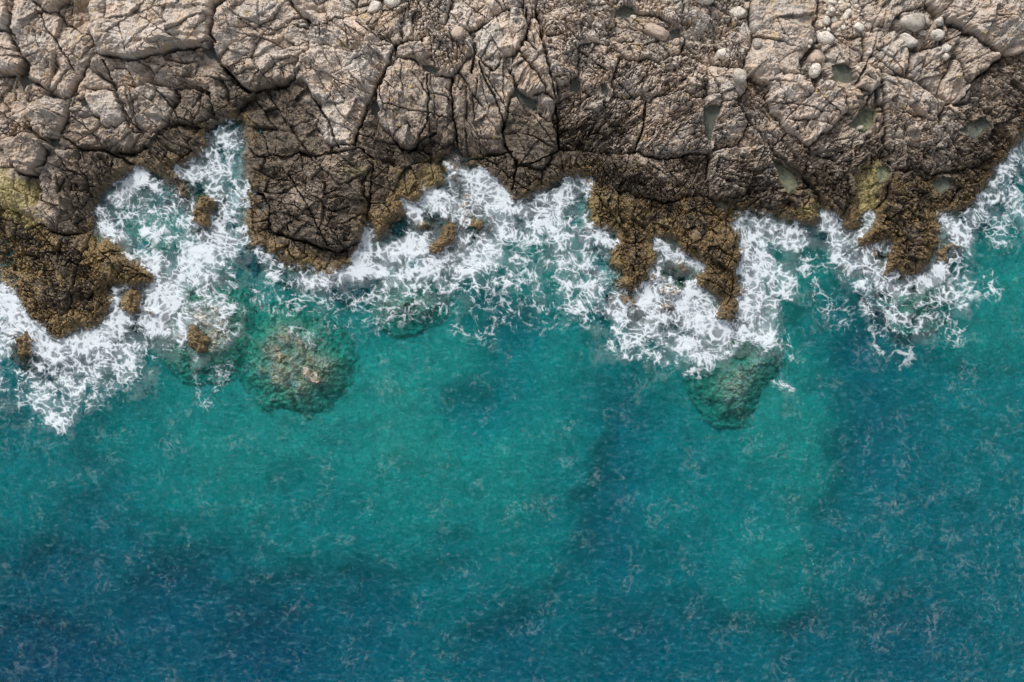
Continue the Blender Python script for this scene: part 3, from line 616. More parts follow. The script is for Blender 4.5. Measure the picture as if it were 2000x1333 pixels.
# ------------------------------------------------------------------ materials
class NT:
    def __init__(self, name):
        self.m = bpy.data.materials.new(name); self.m.use_nodes = True
        self.t = self.m.node_tree; self.t.nodes.clear()
        self.out = self.n('ShaderNodeOutputMaterial')
        self.pos = self.n('ShaderNodeNewGeometry').outputs['Position']

    def n(self, ty, **kw):
        nd = self.t.nodes.new(ty)
        for k, v in kw.items():
            setattr(nd, k, v)
        return nd

    def l(self, a, b):
        if hasattr(a, 'is_output') or hasattr(a, 'links'):
            self.t.links.new(a, b)
        else:
            b.default_value = a

    def noise(self, scale, detail=4, rough=.55, dist=0., vec=None, ty='FBM'):
        nd = self.n('ShaderNodeTexNoise'); nd.noise_type = ty
        nd.inputs['Scale'].default_value = scale; nd.inputs['Detail'].default_value = detail
        nd.inputs['Roughness'].default_value = rough; nd.inputs['Distortion'].default_value = dist
        self.l(vec if vec is not None else self.pos, nd.inputs['Vector'])
        return nd.outputs[0]

    def voronoi(self, scale, feature='F1', vec=None, out=0):
        nd = self.n('ShaderNodeTexVoronoi'); nd.feature = feature
        nd.inputs['Scale'].default_value = scale
        self.l(vec if vec is not None else self.pos, nd.inputs['Vector'])
        return nd.outputs[out]

    def ramp(self, v, a, b, c=0., d=1.):
        nd = self.n('ShaderNodeMapRange'); nd.interpolation_type = 'SMOOTHSTEP'
        self.l(v, nd.inputs[0])
        for i, q in enumerate((a, b, c, d)):
            nd.inputs[i + 1].default_value = q
        return nd.outputs[0]

    def math(self, op, a, b=0., c=None):
        nd = self.n('ShaderNodeMath'); nd.operation = op
        self.l(a, nd.inputs[0]); self.l(b, nd.inputs[1])
        if c is not None:
            self.l(c, nd.inputs[2])
        return nd.outputs[0]

    def mix(self, f, a, b, bt='MIX'):
        nd = self.n('ShaderNodeMix'); nd.data_type = 'RGBA'; nd.blend_type = bt
        self.l(f, nd.inputs[0])
        for s, v in ((nd.inputs[6], a), (nd.inputs[7], b)):
            if isinstance(v, tuple):
                s.default_value = v + (1,) if len(v) == 3 else v
            else:
                self.l(v, s)
        return nd.outputs[2]

    def attr(self, name):
        nd = self.n('ShaderNodeAttribute'); nd.attribute_name = name
        sp = self.n('ShaderNodeSeparateColor')
        self.l(nd.outputs['Color'], sp.inputs[0])
        return sp.outputs[0], sp.outputs[1], sp.outputs[2], nd.outputs['Alpha']

    def principled(self, colr, rough, normal=None, spec=.4):
        b = self.n('ShaderNodeBsdfPrincipled')
        self.l(colr, b.inputs['Base Color']) if not isinstance(colr, tuple) else setattr(b.inputs['Base Color'], 'default_value', colr + (1,))
        self.l(rough, b.inputs['Roughness'])
        b.inputs['Specular IOR Level'].default_value = spec
        if normal is not None:
            self.l(normal, b.inputs['Normal'])
        return b.outputs[0]

    def bump(self, h, dist, strength=1., normal=None):
        b = self.n('ShaderNodeBump')
        b.inputs['Distance'].default_value = dist; b.inputs['Strength'].default_value = strength
        self.l(h, b.inputs['Height'])
        if normal is not None:
            self.l(normal, b.inputs['Normal'])
        return b.outputs[0]


def rock_material():
    m = NT('rock')
    w, a, s, t = m.attr('mask')
    yl, g, rn, n_lo = m.attr('hue')
    pk, bk, oc, bl = m.attr('spot')
    n_mid = m.noise(5.5, 4, .68, .3); n_hi = m.noise(22, 3, .7)
    n_mix = m.math('ADD', m.math('MULTIPLY', n_mid, .5), m.math('MULTIPLY', bl, .5))
    pale = m.mix(m.ramp(n_lo, .3, .7), (.485, .445, .405), (.50, .43, .37))
    dark = m.mix(m.ramp(n_lo, .3, .7), (.255, .205, .162), (.27, .207, .150))
    dry = m.mix(m.ramp(m.math('ADD', t, m.math('MULTIPLY', m.math('SUBTRACT', n_mix, .5), 1.3)), .1, .95), dark, pale)
    dry = m.mix(m.math('MULTIPLY', pk, .8), dry, (.50, .385, .295))                  # pink beige stone
    dry = m.mix(m.math('MULTIPLY', bk, .62), dry, (.12, .105, .095))                # black lichen
    dry = m.mix(m.math('MULTIPLY', oc, .6), dry, (.42, .30, .10))                   # ochre lichen
    dry = m.mix(m.math('MULTIPLY', m.ramp(n_hi, .5, .8), .22), dry, (.66, .61, .55))
    wetc = m.mix(m.ramp(n_mix, .3, .7), (.050, .041, .032), (.140, .112, .083))
    wm = m.ramp(m.math('ADD', w, m.math('MULTIPLY', m.math('SUBTRACT', n_mix, .5), .8)), .12, .72)
    c = m.mix(wm, dry, wetc)
    weed = m.mix(m.ramp(n_mid, .32, .68), (.090, .061, .031), (.26, .178, .076))
    weed = m.mix(m.math('MULTIPLY', m.ramp(n_lo, .5, .8), .6), weed, (.33, .235, .105))
    am = m.ramp(m.math('ADD', a, m.math('MULTIPLY', m.math('SUBTRACT', n_mix, .5), 1.2)), .18, .85)
    c = m.mix(m.math('MULTIPLY', am, .72), c, weed)
    c = m.mix(m.math('MULTIPLY', m.ramp(m.math('ADD', yl, m.math('MULTIPLY', m.math('SUBTRACT', n_mix, .5), .8)), .1, .8), .72), c, (.37, .32, .135))
    sl = m.mix(g, (.125, .130, .124), m.mix(m.ramp(n_mix, .3, .65), (.19, .21, .13), (.52, .51, .29)))
    c = m.mix(s, c, sl)
    rough = m.math('SUBTRACT', .92, m.math('MULTIPLY', wm, .40))
    nb = m.bump(m.math('ADD', m.math('MULTIPLY', n_hi, .5), n_mid), .035, .7)
    m.l(m.principled(c, rough, nb, .35), m.out.inputs[0])
    return m.m


def boulder_material(name, c1, c2, c3):
    m = NT(name)
    n = m.noise(2.4, 5, .65, .4); hi = m.noise(11, 5, .72); pit = m.noise(26, 3, .7)
    c = m.mix(m.ramp(n, .36, .66), c1, c2)
    c = m.mix(m.math('MULTIPLY', m.ramp(m.noise(4.5, 5, .7, .6), .52, .70), .75), c, c3)
    c = m.mix(m.math('MULTIPLY', m.ramp(hi, .50, .32), .5), c, c3)
    c = m.mix(m.math('MULTIPLY', m.ramp(m.math('ABSOLUTE', m.math('SUBTRACT', m.noise(1.9, 3, .55, .8), .5)), .016, .004), .8), c, (.09, .075, .06))   # hairline cracks
    h = m.math('ADD', m.math('MULTIPLY', hi, 1.6), m.math('MULTIPLY', pit, .6))
    m.l(m.principled(c, .9, m.bump(h, .06, .8), .25), m.out.inputs[0])
    return m.m


def seabed_material():
    m = NT('seabed')
    n = m.noise(.16, 5, .6, .6); k = m.noise(1.1, 6, .66, .5); hi = m.noise(7, 5, .75)
    w = m.attr('weed')[0]
    c = m.mix(m.ramp(k, .3, .7), (.52, .53, .34), (.66, .66, .42))
    wd = m.ramp(m.math('ADD', w, m.math('ADD', m.math('MULTIPLY', m.math('SUBTRACT', n, .5), 1.5), m.math('MULTIPLY', m.math('SUBTRACT', k, .5), .8))), .3, .75)
    c = m.mix(m.math('MULTIPLY', wd, .15), c, m.mix(m.ramp(hi, .3, .7), (.10, .14, .085), (.20, .24, .13)))
    c = m.mix(m.math('MULTIPLY', m.ramp(hi, .36, .66), .55), c, (.17, .21, .13))  # mottled ripple light, painted into the sand colour
    m.l(m.principled(c, .9, None, .1), m.out.inputs[0])
    return m.m


def water_material():
    m = NT('sea_water')
    # wind stretches the ripples roughly across the swell
    mp = m.n('ShaderNodeMapping'); m.l(m.pos, mp.inputs[0])
    mp.inputs['Rotation'].default_value = (0, 0, math.radians(25)); mp.inputs['Scale'].default_value = (1.0, .62, 1)
    nb = m.bump(m.noise(2.2, 4, .66, .5, mp.outputs[0]), .5, 1.0)
    fr = m.n('ShaderNodeFresnel'); fr.inputs['IOR'].default_value = 1.16
    m.l(nb, fr.inputs['Normal'])
    tr = m.n('ShaderNodeBsdfTransparent')
    gl = m.n('ShaderNodeBsdfGlossy'); gl.inputs['Roughness'].default_value = .16; m.l(nb, gl.inputs['Normal'])
    mx = m.n('ShaderNodeMixShader'); m.l(fr.outputs[0], mx.inputs[0]); m.l(tr.outputs[0], mx.inputs[1]); m.l(gl.outputs[0], mx.inputs[2])
    mq = m.n('ShaderNodeMapping'); m.l(m.pos, mq.inputs[0])
    mq.inputs['Rotation'].default_value = (0, 0, math.radians(-18)); mq.inputs['Scale'].default_value = (.75, 1.7, 1)
    rp = m.ramp(m.noise(4.2, 5, .74, .8, mq.outputs[0]), .47, .80, 0, .25)      # bright ripples of the chop, painted on as a thin pale film
    df = m.n('ShaderNodeBsdfDiffuse'); df.inputs['Color'].default_value = (.20, .52, .60, 1)
    m2 = m.n('ShaderNodeMixShader'); m.l(rp, m2.inputs[0]); m.l(mx.outputs[0], m2.inputs[1]); m.l(df.outputs[0], m2.inputs[2])
    m.l(m2.outputs[0], m.out.inputs[0])
    va = m.n('ShaderNodeVolumeAbsorption')
    va.inputs['Color'].default_value = (.0, .83, .925, 1); va.inputs['Density'].default_value = 1.3
    m.l(va.outputs[0], m.out.inputs['Volume'])
    return m.m


def pool_material():
    m = NT('pool_water')
    fr = m.n('ShaderNodeFresnel'); fr.inputs['IOR'].default_value = 1.34
    tr = m.n('ShaderNodeBsdfTransparent'); tr.inputs['Color'].default_value = (.90, .92, .90, 1)
    gl = m.n('ShaderNodeBsdfGlossy'); gl.inputs['Roughness'].default_value = .04
    mx = m.n('ShaderNodeMixShader'); m.l(fr.outputs[0], mx.inputs[0]); m.l(tr.outputs[0], mx.inputs[1]); m.l(gl.outputs[0], mx.inputs[2])
    m.l(mx.outputs[0], m.out.inputs[0])
    return m.m


def foam_material():
    m = NT('foam')
    cov = m.attr('cover')[0]
    n = m.noise(9, 3, .7, .3)
    a = m.math('MINIMUM', m.math('MULTIPLY', cov, m.math('ADD', .72, m.math('MULTIPLY', n, .56))), 1.)
    tr = m.n('ShaderNodeBsdfTransparent')
    df = m.principled((.62, .675, .72), .8, None, .1)
    mx = m.n('ShaderNodeMixShader'); m.l(m.math('MULTIPLY', a, .94), mx.inputs[0]); m.l(tr.outputs[0], mx.inputs[1]); m.l(df, mx.inputs[2])
    m.l(mx.outputs[0], m.out.inputs[0])
    return m.m


M_ROCK = rock_material()
M_PALE = boulder_material('pale_boulder', (.62, .57, .50), (.74, .69, .62), (.47, .40, .33))
M_PINK = boulder_material('pink_boulder', (.47, .37, .295), (.58, .475, .39), (.34, .25, .19))
M_GREY = boulder_material('grey_boulder', (.40, .36, .31), (.52, .475, .42), (.26, .225, .19))
M_BED = seabed_material()
M_SEA = water_material()
M_POOL = pool_material()
M_FOAM = foam_material()


def mesh_obj(name, v, f, mat, attrs=(), parent=None, smooth=False):
    me = bpy.data.meshes.new(name)
    v = np.ascontiguousarray(v, F); nf, w = f.shape
    me.vertices.add(len(v)); me.vertices.foreach_set('co', v.ravel())
    me.loops.add(nf * w); me.loops.foreach_set('vertex_index', f.ravel().astype(np.int32))
    me.polygons.add(nf); me.polygons.foreach_set('loop_start', np.arange(nf, dtype=np.int32) * w)
    if smooth:
        me.polygons.foreach_set('use_smooth', np.ones(nf, bool))
    else:
        me.polygons.foreach_set('use_smooth', np.zeros(nf, bool))
    for an_, dat in attrs:
        if dat.ndim == 2:
            at_ = me.attributes.new(an_, 'FLOAT_COLOR', 'POINT'); at_.data.foreach_set('color', np.ascontiguousarray(dat, F).ravel())
        else:
            at_ = me.attributes.new(an_, 'FLOAT', 'POINT'); at_.data.foreach_set('value', np.ascontiguousarray(dat, F))
    me.update(calc_edges=True)
    me.materials.append(mat)
    o = bpy.data.objects.new(name, me)
    col.objects.link(o)
    if parent is not None:
        o.parent = parent
    return o


def tag(o, label, cat, group=None, kind=None):
    if label: o['label'] = label
    if cat: o['category'] = cat
    if group: o['group'] = group
    if kind: o['kind'] = kind
    return o


# ------------------------------------------------------------------ rocks: each outcrop a thing, each block a part
order = np.lexsort((fid, fow))
quad = quad[order]; fid = fid[order]; fow = fow[order]
cuts = np.flatnonzero((np.diff(fid) != 0) | (np.diff(fow) != 0)) + 1
starts = np.concatenate([[0], cuts]); ends = np.concatenate([cuts, [len(fid)]])
byown = {}
for s_, e_ in zip(starts, ends):
    if e_ - s_ >= 12:
        byown.setdefault(int(fow[s_]), []).append((s_, e_))


def solid(q):
    """a block: its upper surface and the sides reaching down into the rock"""
    vi, idx = np.unique(q, return_inverse=True)
    f = idx.reshape(q.shape)
    v = VERT[vi]; nv = len(v)
    a = f.ravel(); b = np.roll(f, -1, 1).ravel()
    ek = a.astype(np.int64) * nv + b; rk = b.astype(np.int64) * nv + a
    bd = ~np.isin(ek, rk)
    ea, eb = a[bd], b[bd]
    rim = np.unique(np.concatenate([ea, eb]))
    low = np.full(nv, -1); low[rim] = nv + np.arange(len(rim))
    c = v[:, :2].mean(0)
    lv = v[rim].copy(); lv[:, :2] += (c - lv[:, :2]) * .06; lv[:, 2] -= .6
    fs = np.stack([eb, ea, low[ea], low[eb]], 1)
    V = np.concatenate([v, lv]); Fc = np.concatenate([f, fs])
    ix = np.concatenate([vi, vi[rim]])
    return V, Fc, ix


for k, r in enumerate(ROCKS):
    pieces = byown.get(k, [])
    if not pieces:
        print('NO PIECES', r['label']); continue
    cat = {'rock_boulder': 'boulder', 'sea_rock': 'rock', 'submerged_rock': 'rock'}.get(r['kind'], 'rock')
    if r['s2'] == 0:
        q = np.concatenate([quad[s_:e_] for s_, e_ in pieces])
        V, Fc, ix = solid(q)
        o = mesh_obj(r['kind'], V, Fc, M_ROCK, (('mask', MASK[ix]), ('hue', HUE[ix]), ('spot', SPOT[ix])))
    else:
        p = np.array(r['poly']).mean(0)
        o = bpy.data.objects.new(r['kind'], None); col.objects.link(o)
        o.empty_display_size = .2
        for s_, e_ in pieces:
            V, Fc, ix = solid(quad[s_:e_])
            ext = np.ptp(V[:, :2], axis=0); ar = (e_ - s_) * (ST * S) ** 2
            mesh_obj('stone_slab' if ar > 1.1 else ('stone_block' if ar > .35 else 'stone_fragment'), V, Fc, M_ROCK, (('mask', MASK[ix]), ('hue', HUE[ix]), ('spot', SPOT[ix])), o)
    g = {'sea_rock': 'rocks standing in the surf', 'submerged_rock': 'rocks under the water'}.get(r['kind'], 'outcrops of the rocky shore')
    tag(o, r['label'], cat, g)

# ------------------------------------------------------------------ tide pools
def smooth_poly(poly, n=3):
    p = np.array(poly, float)
    for _ in range(n):
        q = np.roll(p, -1, 0)
        p = np.stack([.75 * p + .25 * q, .25 * p + .75 * q], 1).reshape(-1, 2)
    return p


for (lab, poly, g), lev in zip(POOLS, POOLZ):
    p = smooth_poly(poly, 2)
    c = p.mean(0); dv = p - c
    p = c + dv * (1 + 4.0 / np.maximum(np.linalg.norm(dv, axis=1, keepdims=True), 4))
    zz = ground(*c)[1]
    w = np.array([at(a, b, zz) for a, b in p])
    n = len(w)
    V = np.zeros((2 * n, 3)); V[:n, :2] = w; V[n:, :2] = w; V[:n, 2] = lev; V[n:, 2] = lev - .7
    if ((w[:, 0] * np.roll(w[:, 1], -1) - np.roll(w[:, 0], -1) * w[:, 1]).sum()) < 0:
        V = np.concatenate([V[:n][::-1], V[n:][::-1]])
    me = bpy.data.meshes.new('tide_pool')
    fs = [list(range(n))] + [[i, n + i, n + (i + 1) % n, (i + 1) % n] for i in range(n)]
    me.from_pydata(V.tolist(), [], fs); me.materials.append(M_POOL)
    o = bpy.data.objects.new('tide_pool', me); col.objects.link(o)
    tag(o, lab, 'tide pool', 'tide pools among the rocks')

# ------------------------------------------------------------------ loose boulders and pebbles
rng = random.Random(5)


def boulder(name, label, poly, hgt, mat, group, rough=.12, cat='boulder', facet=.0, seed=0, rings=16, sub=2, sink=.06, dz=0.0):
    p = smooth_poly(poly, sub)
    c = p.mean(0)
    gz, zz = ground(*c)
    w = np.array([at(a, b, zz) for a, b in p]); cw = w.mean(0)
    n = len(w)
    if ((w[:, 0] * np.roll(w[:, 1], -1) - np.roll(w[:, 0], -1) * w[:, 1]).sum()) < 0:
        w = w[::-1]
    rad = np.linalg.norm(w - cw, axis=1).mean()
    V = []
    for i in range(rings + 1):
        th = math.pi * (.04 + .92 * i / rings)
        s_ = math.sin(th) ** .62
        zc = hgt * math.copysign(abs(math.cos(th)) ** .85, math.cos(th)) * .5
        for q in w:
            V.append((*(cw + (q - cw) * s_), zc))
    V = np.array(V)
    nx_, ny_, nz_ = (V[:, 0] / rad * 1.1 + seed * 3.7), (V[:, 1] / rad * 1.1), (V[:, 2] / rad * 1.3 + seed)
    nn = fbm((nx_ + nz_).astype(F), (ny_ - .6 * nz_).astype(F), 61 + seed, 4, .6)
    dirs = V - np.array([cw[0], cw[1], 0]); dirs /= np.linalg.norm(dirs, axis=1, keepdims=True) + 1e-6
    V = V + dirs * (rough * 1.5 * rad * nn)[:, None]
    cut = random.Random(seed * 17 + 3)                        # a few worn flat faces
    ctr = np.array([cw[0], cw[1], 0.])
    for _ in range(7 if rough > .085 else 3):
        nv_ = np.array([cut.gauss(0, 1), cut.gauss(0, 1), abs(cut.gauss(.3, .7))]); nv_ /= np.linalg.norm(nv_)
        q_ = (V - ctr) @ nv_
        lim = q_.max() * cut.uniform(.74, .9)
        V = V - np.maximum(q_ - lim, 0)[:, None] * nv_ * .9
    top = len(V); V = np.vstack([V, [cw[0], cw[1], V[:n, 2].mean() + .01], [cw[0], cw[1], V[-n:, 2].mean() - .01]])
    V[:, 2] += gz + hgt * (.5 - sink) + dz
    f = []
    for i in range(rings):
        for j in range(n):
            f.append((i * n + j, (i + 1) * n + j, (i + 1) * n + (j + 1) % n, i * n + (j + 1) % n))
    tri = [(top, j, (j + 1) % n) for j in range(n)] + [(top + 1, rings * n + (j + 1) % n, rings * n + j) for j in range(n)]
    me = bpy.data.meshes.new(name)
    me.from_pydata(V.tolist(), [], f + tri)
    me.polygons.foreach_set('use_smooth', np.ones(len(me.polygons), bool))
    me.materials.append(mat)
    o = bpy.data.objects.new(name, me); col.objects.link(o)
    return tag(o, label, cat, group)


def ell(cx_, cy_, rx, ry, a=0, n=9, j=.12, seed=0):
    rr = random.Random(seed * 131 + int(cx_ * 7 + cy_))
    a = math.radians(a); out = []
    for i in range(n):
        t = 2 * math.pi * i / n
        k = 1 + rr.uniform(-j, j)
        u, v = rx * k * math.cos(t), ry * k * math.sin(t)
        out.append((cx_ + u * math.cos(a) - v * math.sin(a), cy_ + u * math.sin(a) + v * math.cos(a)))
    return out


GB = 'loose boulders on the rock'
boulder('boulder', 'oblong pinkish square edged boulder lying by the upper pools', [(1256, 60), (1262, 52), (1269, 45), (1290, 53), (1311, 63), (1309, 78), (1296, 82), (1280, 74)], .75, M_PINK, GB, .1, sub=1, seed=1)
boulder('boulder', 'small angular boulder at the end of the oblong pinkish one', [(1306, 87), (1320, 76), (1330, 81), (1321, 97)], .45, M_PINK, GB, .1, sub=1, seed=2)
boulder('boulder', 'pale rounded boulder alone above the dark cornered one', [(1394, 106), (1400, 94), (1411, 90), (1431, 100), (1429, 112), (1420, 118), (1402, 113)], .6, M_PALE, GB, seed=3)
boulder('boulder', 'dark cornered boulder standing in a shadowed hollow', [(1427, 152), (1430, 142), (1438, 135), (1455, 143), (1456, 160), (1450, 172), (1433, 166)], .8, M_GREY, GB, .1, sub=1, seed=4)
boulder('boulder', 'large smooth oval white boulder on the upper right rocks', ell(1612, 75, 19, 14, 10, j=.04), .75, M_PALE, GB, .05, seed=5)
boulder('boulder', 'grey triangular boulder between two pale oval ones', [(1573, 114), (1588, 98), (1596, 95), (1611, 106), (1615, 118), (1604, 124), (1585, 126)], .7, M_PINK, GB, .12, sub=1, seed=6)
boulder('boulder', 'egg shaped cream boulder left of the dark green pool', ell(1591, 139, 12, 16, 20, j=.05), .65, M_PALE, GB, .06, seed=7)
boulder('boulder', 'big dark angular boulder below the upright strata', [(1744, 51), (1756, 40), (1783, 27), (1804, 33), (1801, 52), (1790, 66), (1774, 67)], .85, M_GREY, GB, .12, sub=1, seed=8)
boulder('boulder', 'cream angular boulder with a flat top, upper right', [(1753, 74), (1759, 66), (1775, 70), (1793, 78), (1788, 90), (1773, 96), (1762, 92), (1754, 88)], .75, M_PALE, GB, .1, sub=1, seed=9)
boulder('boulder', 'squat pale boulder topmost but one in the upper right string', [(1811, 74), (1815, 60), (1828, 55), (1846, 68), (1836, 82), (1820, 80)], .75, M_PALE, GB, .1, sub=1, seed=10)
boulder('boulder', 'pale grey pointed boulder at the head of the upper right string', [(1817, 46), (1829, 37), (1838, 38), (1837, 54), (1826, 56)], .6, M_PALE, GB, .1, sub=1, seed=11)
boulder('boulder', 'small grey white boulder second from the foot of the string', ell(1845, 97, 10, 9, 30, 7), .45, M_PALE, GB, .1, seed=12)
boulder('boulder', 'small cream boulder at the foot of the upper right string', ell(1843, 114, 6, 8, 0, 7), .35, M_PALE, GB, .1, seed=13)
boulder('boulder', 'grey cobble left of the pointed boulder, upper right', ell(1805, 46, 9, 11, 0, 7), .45, M_GREY, GB, .1, seed=14)
boulder('boulder', 'flat grey cobble between the string and the flat topped boulder', ell(1797, 69, 9, 6, 20, 7), .35, M_GREY, GB, .1, seed=15)
boulder('boulder', 'orange pink slab shaped boulder at the right edge', [(1956, 98), (1972, 82), (1990, 79), (2008, 80), (2010, 98), (1990, 106), (1966, 112)], .7, M_PINK, GB, .1, sub=1, seed=16)
boulder('boulder', 'flat grey boulder near the top edge, right of the rubble', ell(1443, 28, 19, 14, 10, 8), .6, M_PALE, GB, .12, seed=17)
boulder('boulder', 'round pinkish cobble above the flat grey boulder', ell(1458, 12, 8, 8, 0, 7), .4, M_PINK, GB, .08, seed=18)
boulder('boulder', 'grey round stone half sunk beside the swirled rock', ell(1476, 90, 10, 10, 0, 8), .45, M_GREY, GB, .08, seed=19)
boulder('boulder', 'broad grey boulder cut by the top edge, right of middle', ell(1372, 2, 20, 16, 0, 8), .6, M_PALE, GB, .12, seed=20)
boulder('boulder', 'pinkish cobble under the broad grey boulder at the top edge', ell(1374, 25, 10, 8, 20, 7), .4, M_PINK, GB, .1, seed=21)
boulder('boulder', 'small whitish stone beside the top pool', ell(1238, 31, 8, 7, 0, 7), .4, M_PALE, GB, .1, seed=22)
boulder('boulder', 'smooth wedge shaped stone lying on the pale hanging block', [(881, 76), (885, 62), (900, 58), (911, 70), (905, 82), (890, 86)], .5, M_PINK, GB, .08, seed=23)
boulder('boulder', 'white angular stone at the top edge, left of its round twin', [(713, 32), (722, 12), (730, 0), (748, 8), (744, 22), (730, 28)], .5, M_PALE, GB, .1, sub=1, seed=24)
boulder('boulder', 'white round stone at the top edge, right of its angular twin', [(750, 8), (752, -8), (778, -12), (784, 4), (776, 16), (760, 19)], .55, M_PALE, GB, .08, seed=25)
boulder('boulder', 'small orange stone left of the long rib', ell(1022, 101, 6, 6, 0, 7), .35, M_PINK, GB, .08, seed=26)
boulder('boulder', 'pale stone lying in the round green pool', ell(1681, 249, 8, 5, -20, 7), .3, M_PALE, GB, .08, seed=27, dz=.14)
GP = 'pebbles at the top edge, upper right'
PEB = [(1612, 43, 9, 11, 0, M_PALE, 'white egg shaped pebble lowest left in the top edge cluster'), (1630, 39, 8, 9, 20, M_PALE, 'white round pebble right of the lowest left egg shaped one'),
       (1654, 30, 8, 15, 30, M_PALE, 'long white tilted pebble in the top edge cluster'), (1622, 24, 7, 6, 0, M_PALE, 'bright white round pebble upper left in the cluster'),
       (1641, 6, 6, 6, 0, M_PALE, 'round white pebble touching the top edge, middle of the cluster'), (1632, 52, 15, 7, -25, M_PINK, 'pink oblong pebble under the white cluster'),
       (1644, 57, 6, 6, 0, M_PALE, 'small grey white pebble beside the pink oblong one'), (1675, 56, 12, 9, 25, M_PALE, 'cream blocky pebble right of the pink oblong one'),
       (1687, 66, 7, 5, 40, M_PALE, 'small white pebble below the cream blocky one'), (1669, 5, 7, 6, 0, M_GREY, 'bluish grey pebble at the right of the cluster, top edge'),
       (1643, 19, 6, 6, 0, M_GREY, 'grey round pebble left of the long tilted one'), (1667, 35, 6, 5, 0, M_PINK, 'brown pebble right of the long tilted one'),
       (1672, 13, 6, 5, 0, M_PALE, 'pale pebble just under the bluish grey one'), (1623, 8, 10, 5, 10, M_PALE, 'flat white pebble at the upper left of the cluster'),
       (1696, 52, 6, 9, -20, M_GREY, 'grey leaf shaped pebble at the right end of the cluster'), (1580, 85, 5, 5, 0, M_PALE, 'small pale pebble left of the large oval boulder'),
       (1590, 78, 3.5, 7, 10, M_PALE, 'narrow pale pebble against the large oval boulder'), (1578, 93, 4.5, 4, 0, M_PALE, 'tiny white pebble above the triangular boulder'),
       (1633, 69, 6, 4, 20, M_PALE, 'small flat pebble right of the large oval boulder'), (1599, 64, 6, 4, 0, M_PALE, 'small pebble on the upper left of the large oval boulder'),
       (1618, 98, 6, 5, 0, M_PINK, 'small brown pebble right of the triangular boulder'), (1625, 145, 7, 5, 0, M_PINK, 'flat brown pebble in the dark green pool')]
for i, (a, b, rx, ry, an_, mt, lb) in enumerate(PEB):
    boulder('pebble', lb, ell(a, b, rx, ry, an_, 7, .07), min(rx, ry) * S * 1.5, mt, GP, .08, 'pebble', seed=30 + i, rings=6, sub=1, sink=.22)
used = [(a, b, max(rx, ry)) for a, b, rx, ry, *_ in PEB]
placed = 0
for t in range(3000):
    a, b = rng.uniform(1604, 1700), rng.uniform(-14, 64)
    if b > 64 - (1690 - a) * .02 or a < 1612 - b * .1 or a > 1676 + b * .5:
        continue
    rr = rng.uniform(2.6, 5)
    if all((a - u) ** 2 + (b - v) ** 2 > (rr + w_ * .85) ** 2 for u, v, w_ in used):
        used.append((a, b, rr)); placed += 1
        boulder('pebble', 'tiny pale pebble filling the gaps of the top edge cluster', ell(a, b, rr, rr * rng.uniform(.75, 1), rng.uniform(0, 180), 6, .1), rr * S * 1.4,
                rng.choice([M_PALE, M_PALE, M_PINK, M_GREY]), 'tiny pebbles between the larger ones', .08, 'pebble', seed=rng.randint(60, 99), rings=5, sub=1, sink=.2)
    if placed > 70:
        break

# ------------------------------------------------------------------ seabed
CTRL = np.array([(100, 900, 4.4), (100, 1150, 7.6), (300, 1200, 8.2), (60, 1320, 9.5), (500, 1300, 9), (700, 1250, 7.2), (450, 880, 2.9), (250, 860, 3.6),
 (330, 960, 3.6), (600, 850, 2.8), (800, 800, 2.3), (760, 720, 2.5), (880, 700, 2.6), (970, 920, 2.7), (940, 800, 5.4), (1010, 650, 5.4), (1100, 700, 3.2),
 (1000, 1000, 3.2), (850, 1000, 3.3), (600, 1000, 4.1), (900, 1150, 5.2), (1050, 1100, 4), (1000, 1290, 7.4), (1230, 840, 6.8), (1225, 900, 7), (1210, 960, 7.5), (1195, 1030, 7.4), (1180, 1090, 7.4),
 (1150, 1190, 6), (1300, 760, 3.2), (1400, 850, 3.6), (1350, 900, 4.6), (1285, 900, 3.9), (1130, 950, 3.0), (1285, 1010, 4.2), (1110, 1070, 3.8), (1150, 870, 3.2), (1350, 980, 4.3), (1500, 850, 2.8), (1590, 850, 2.6), (1600, 950, 2.8), (1540, 1080, 3.2),
 (1480, 1150, 3.8), (1440, 1000, 4.2), (1560, 700, 3), (1500, 760, 2.4), (1700, 700, 6.4), (1750, 820, 6.8), (1700, 920, 6.8), (1650, 1050, 5.6), (1800, 980, 5.8),
 (1900, 1100, 5.8), (1950, 900, 4.9), (1940, 660, 2.7), (1900, 600, 3.3), (1980, 560, 2.9), (1850, 760, 4.8), (1950, 780, 4.2), (1800, 1280, 7.4), (1600, 1280, 6.8),
 (1400, 1280, 6.8), (1250, 1290, 7.6), (1550, 1180, 4.2), (450, 560, 3.2), (500, 620, 3.4), (560, 700, 2.0), (260, 390, 2.2), (440, 300, 2.5), (1050, 540, 2.8),
 (1100, 480, 2.8), (1560, 520, 2.6), (1900, 450, 3.8), (1950, 520, 3), (700, 600, 3.2), (680, 680, 3.0), (760, 640, 4.2), (-300, 1000, 6), (-300, 1500, 9),
 (1000, 1700, 10), (2400, 1000, 7), (2400, 1500, 9), (2300, 600, 4), (-300, 700, 4), (350, 800, 3.2), (800, 880, 2.5), (1080, 860, 3.1), (40, 990, 4.4), (180, 1050, 6)], F)
bs = 8.0
sx_ = np.arange(-700, 2701, bs, dtype=F); sy_ = np.arange(150, 2001, bs, dtype=F)
SX, SY = np.meshgrid(sx_, sy_)
wxs = SX + 26 * fbm(SX / 120, SY / 120, 71, 4, .5); wys = SY + 26 * fbm(SX / 120, SY / 120, 72, 4, .5)
num = np.zeros(SX.shape, F); den = num.copy()
for a, b, d in CTRL:
    r2 = (wxs - a) ** 2 + (wys - b) ** 2 + 2600
    w = r2 ** -1.7
    num += w * d; den += w
dep = num / den
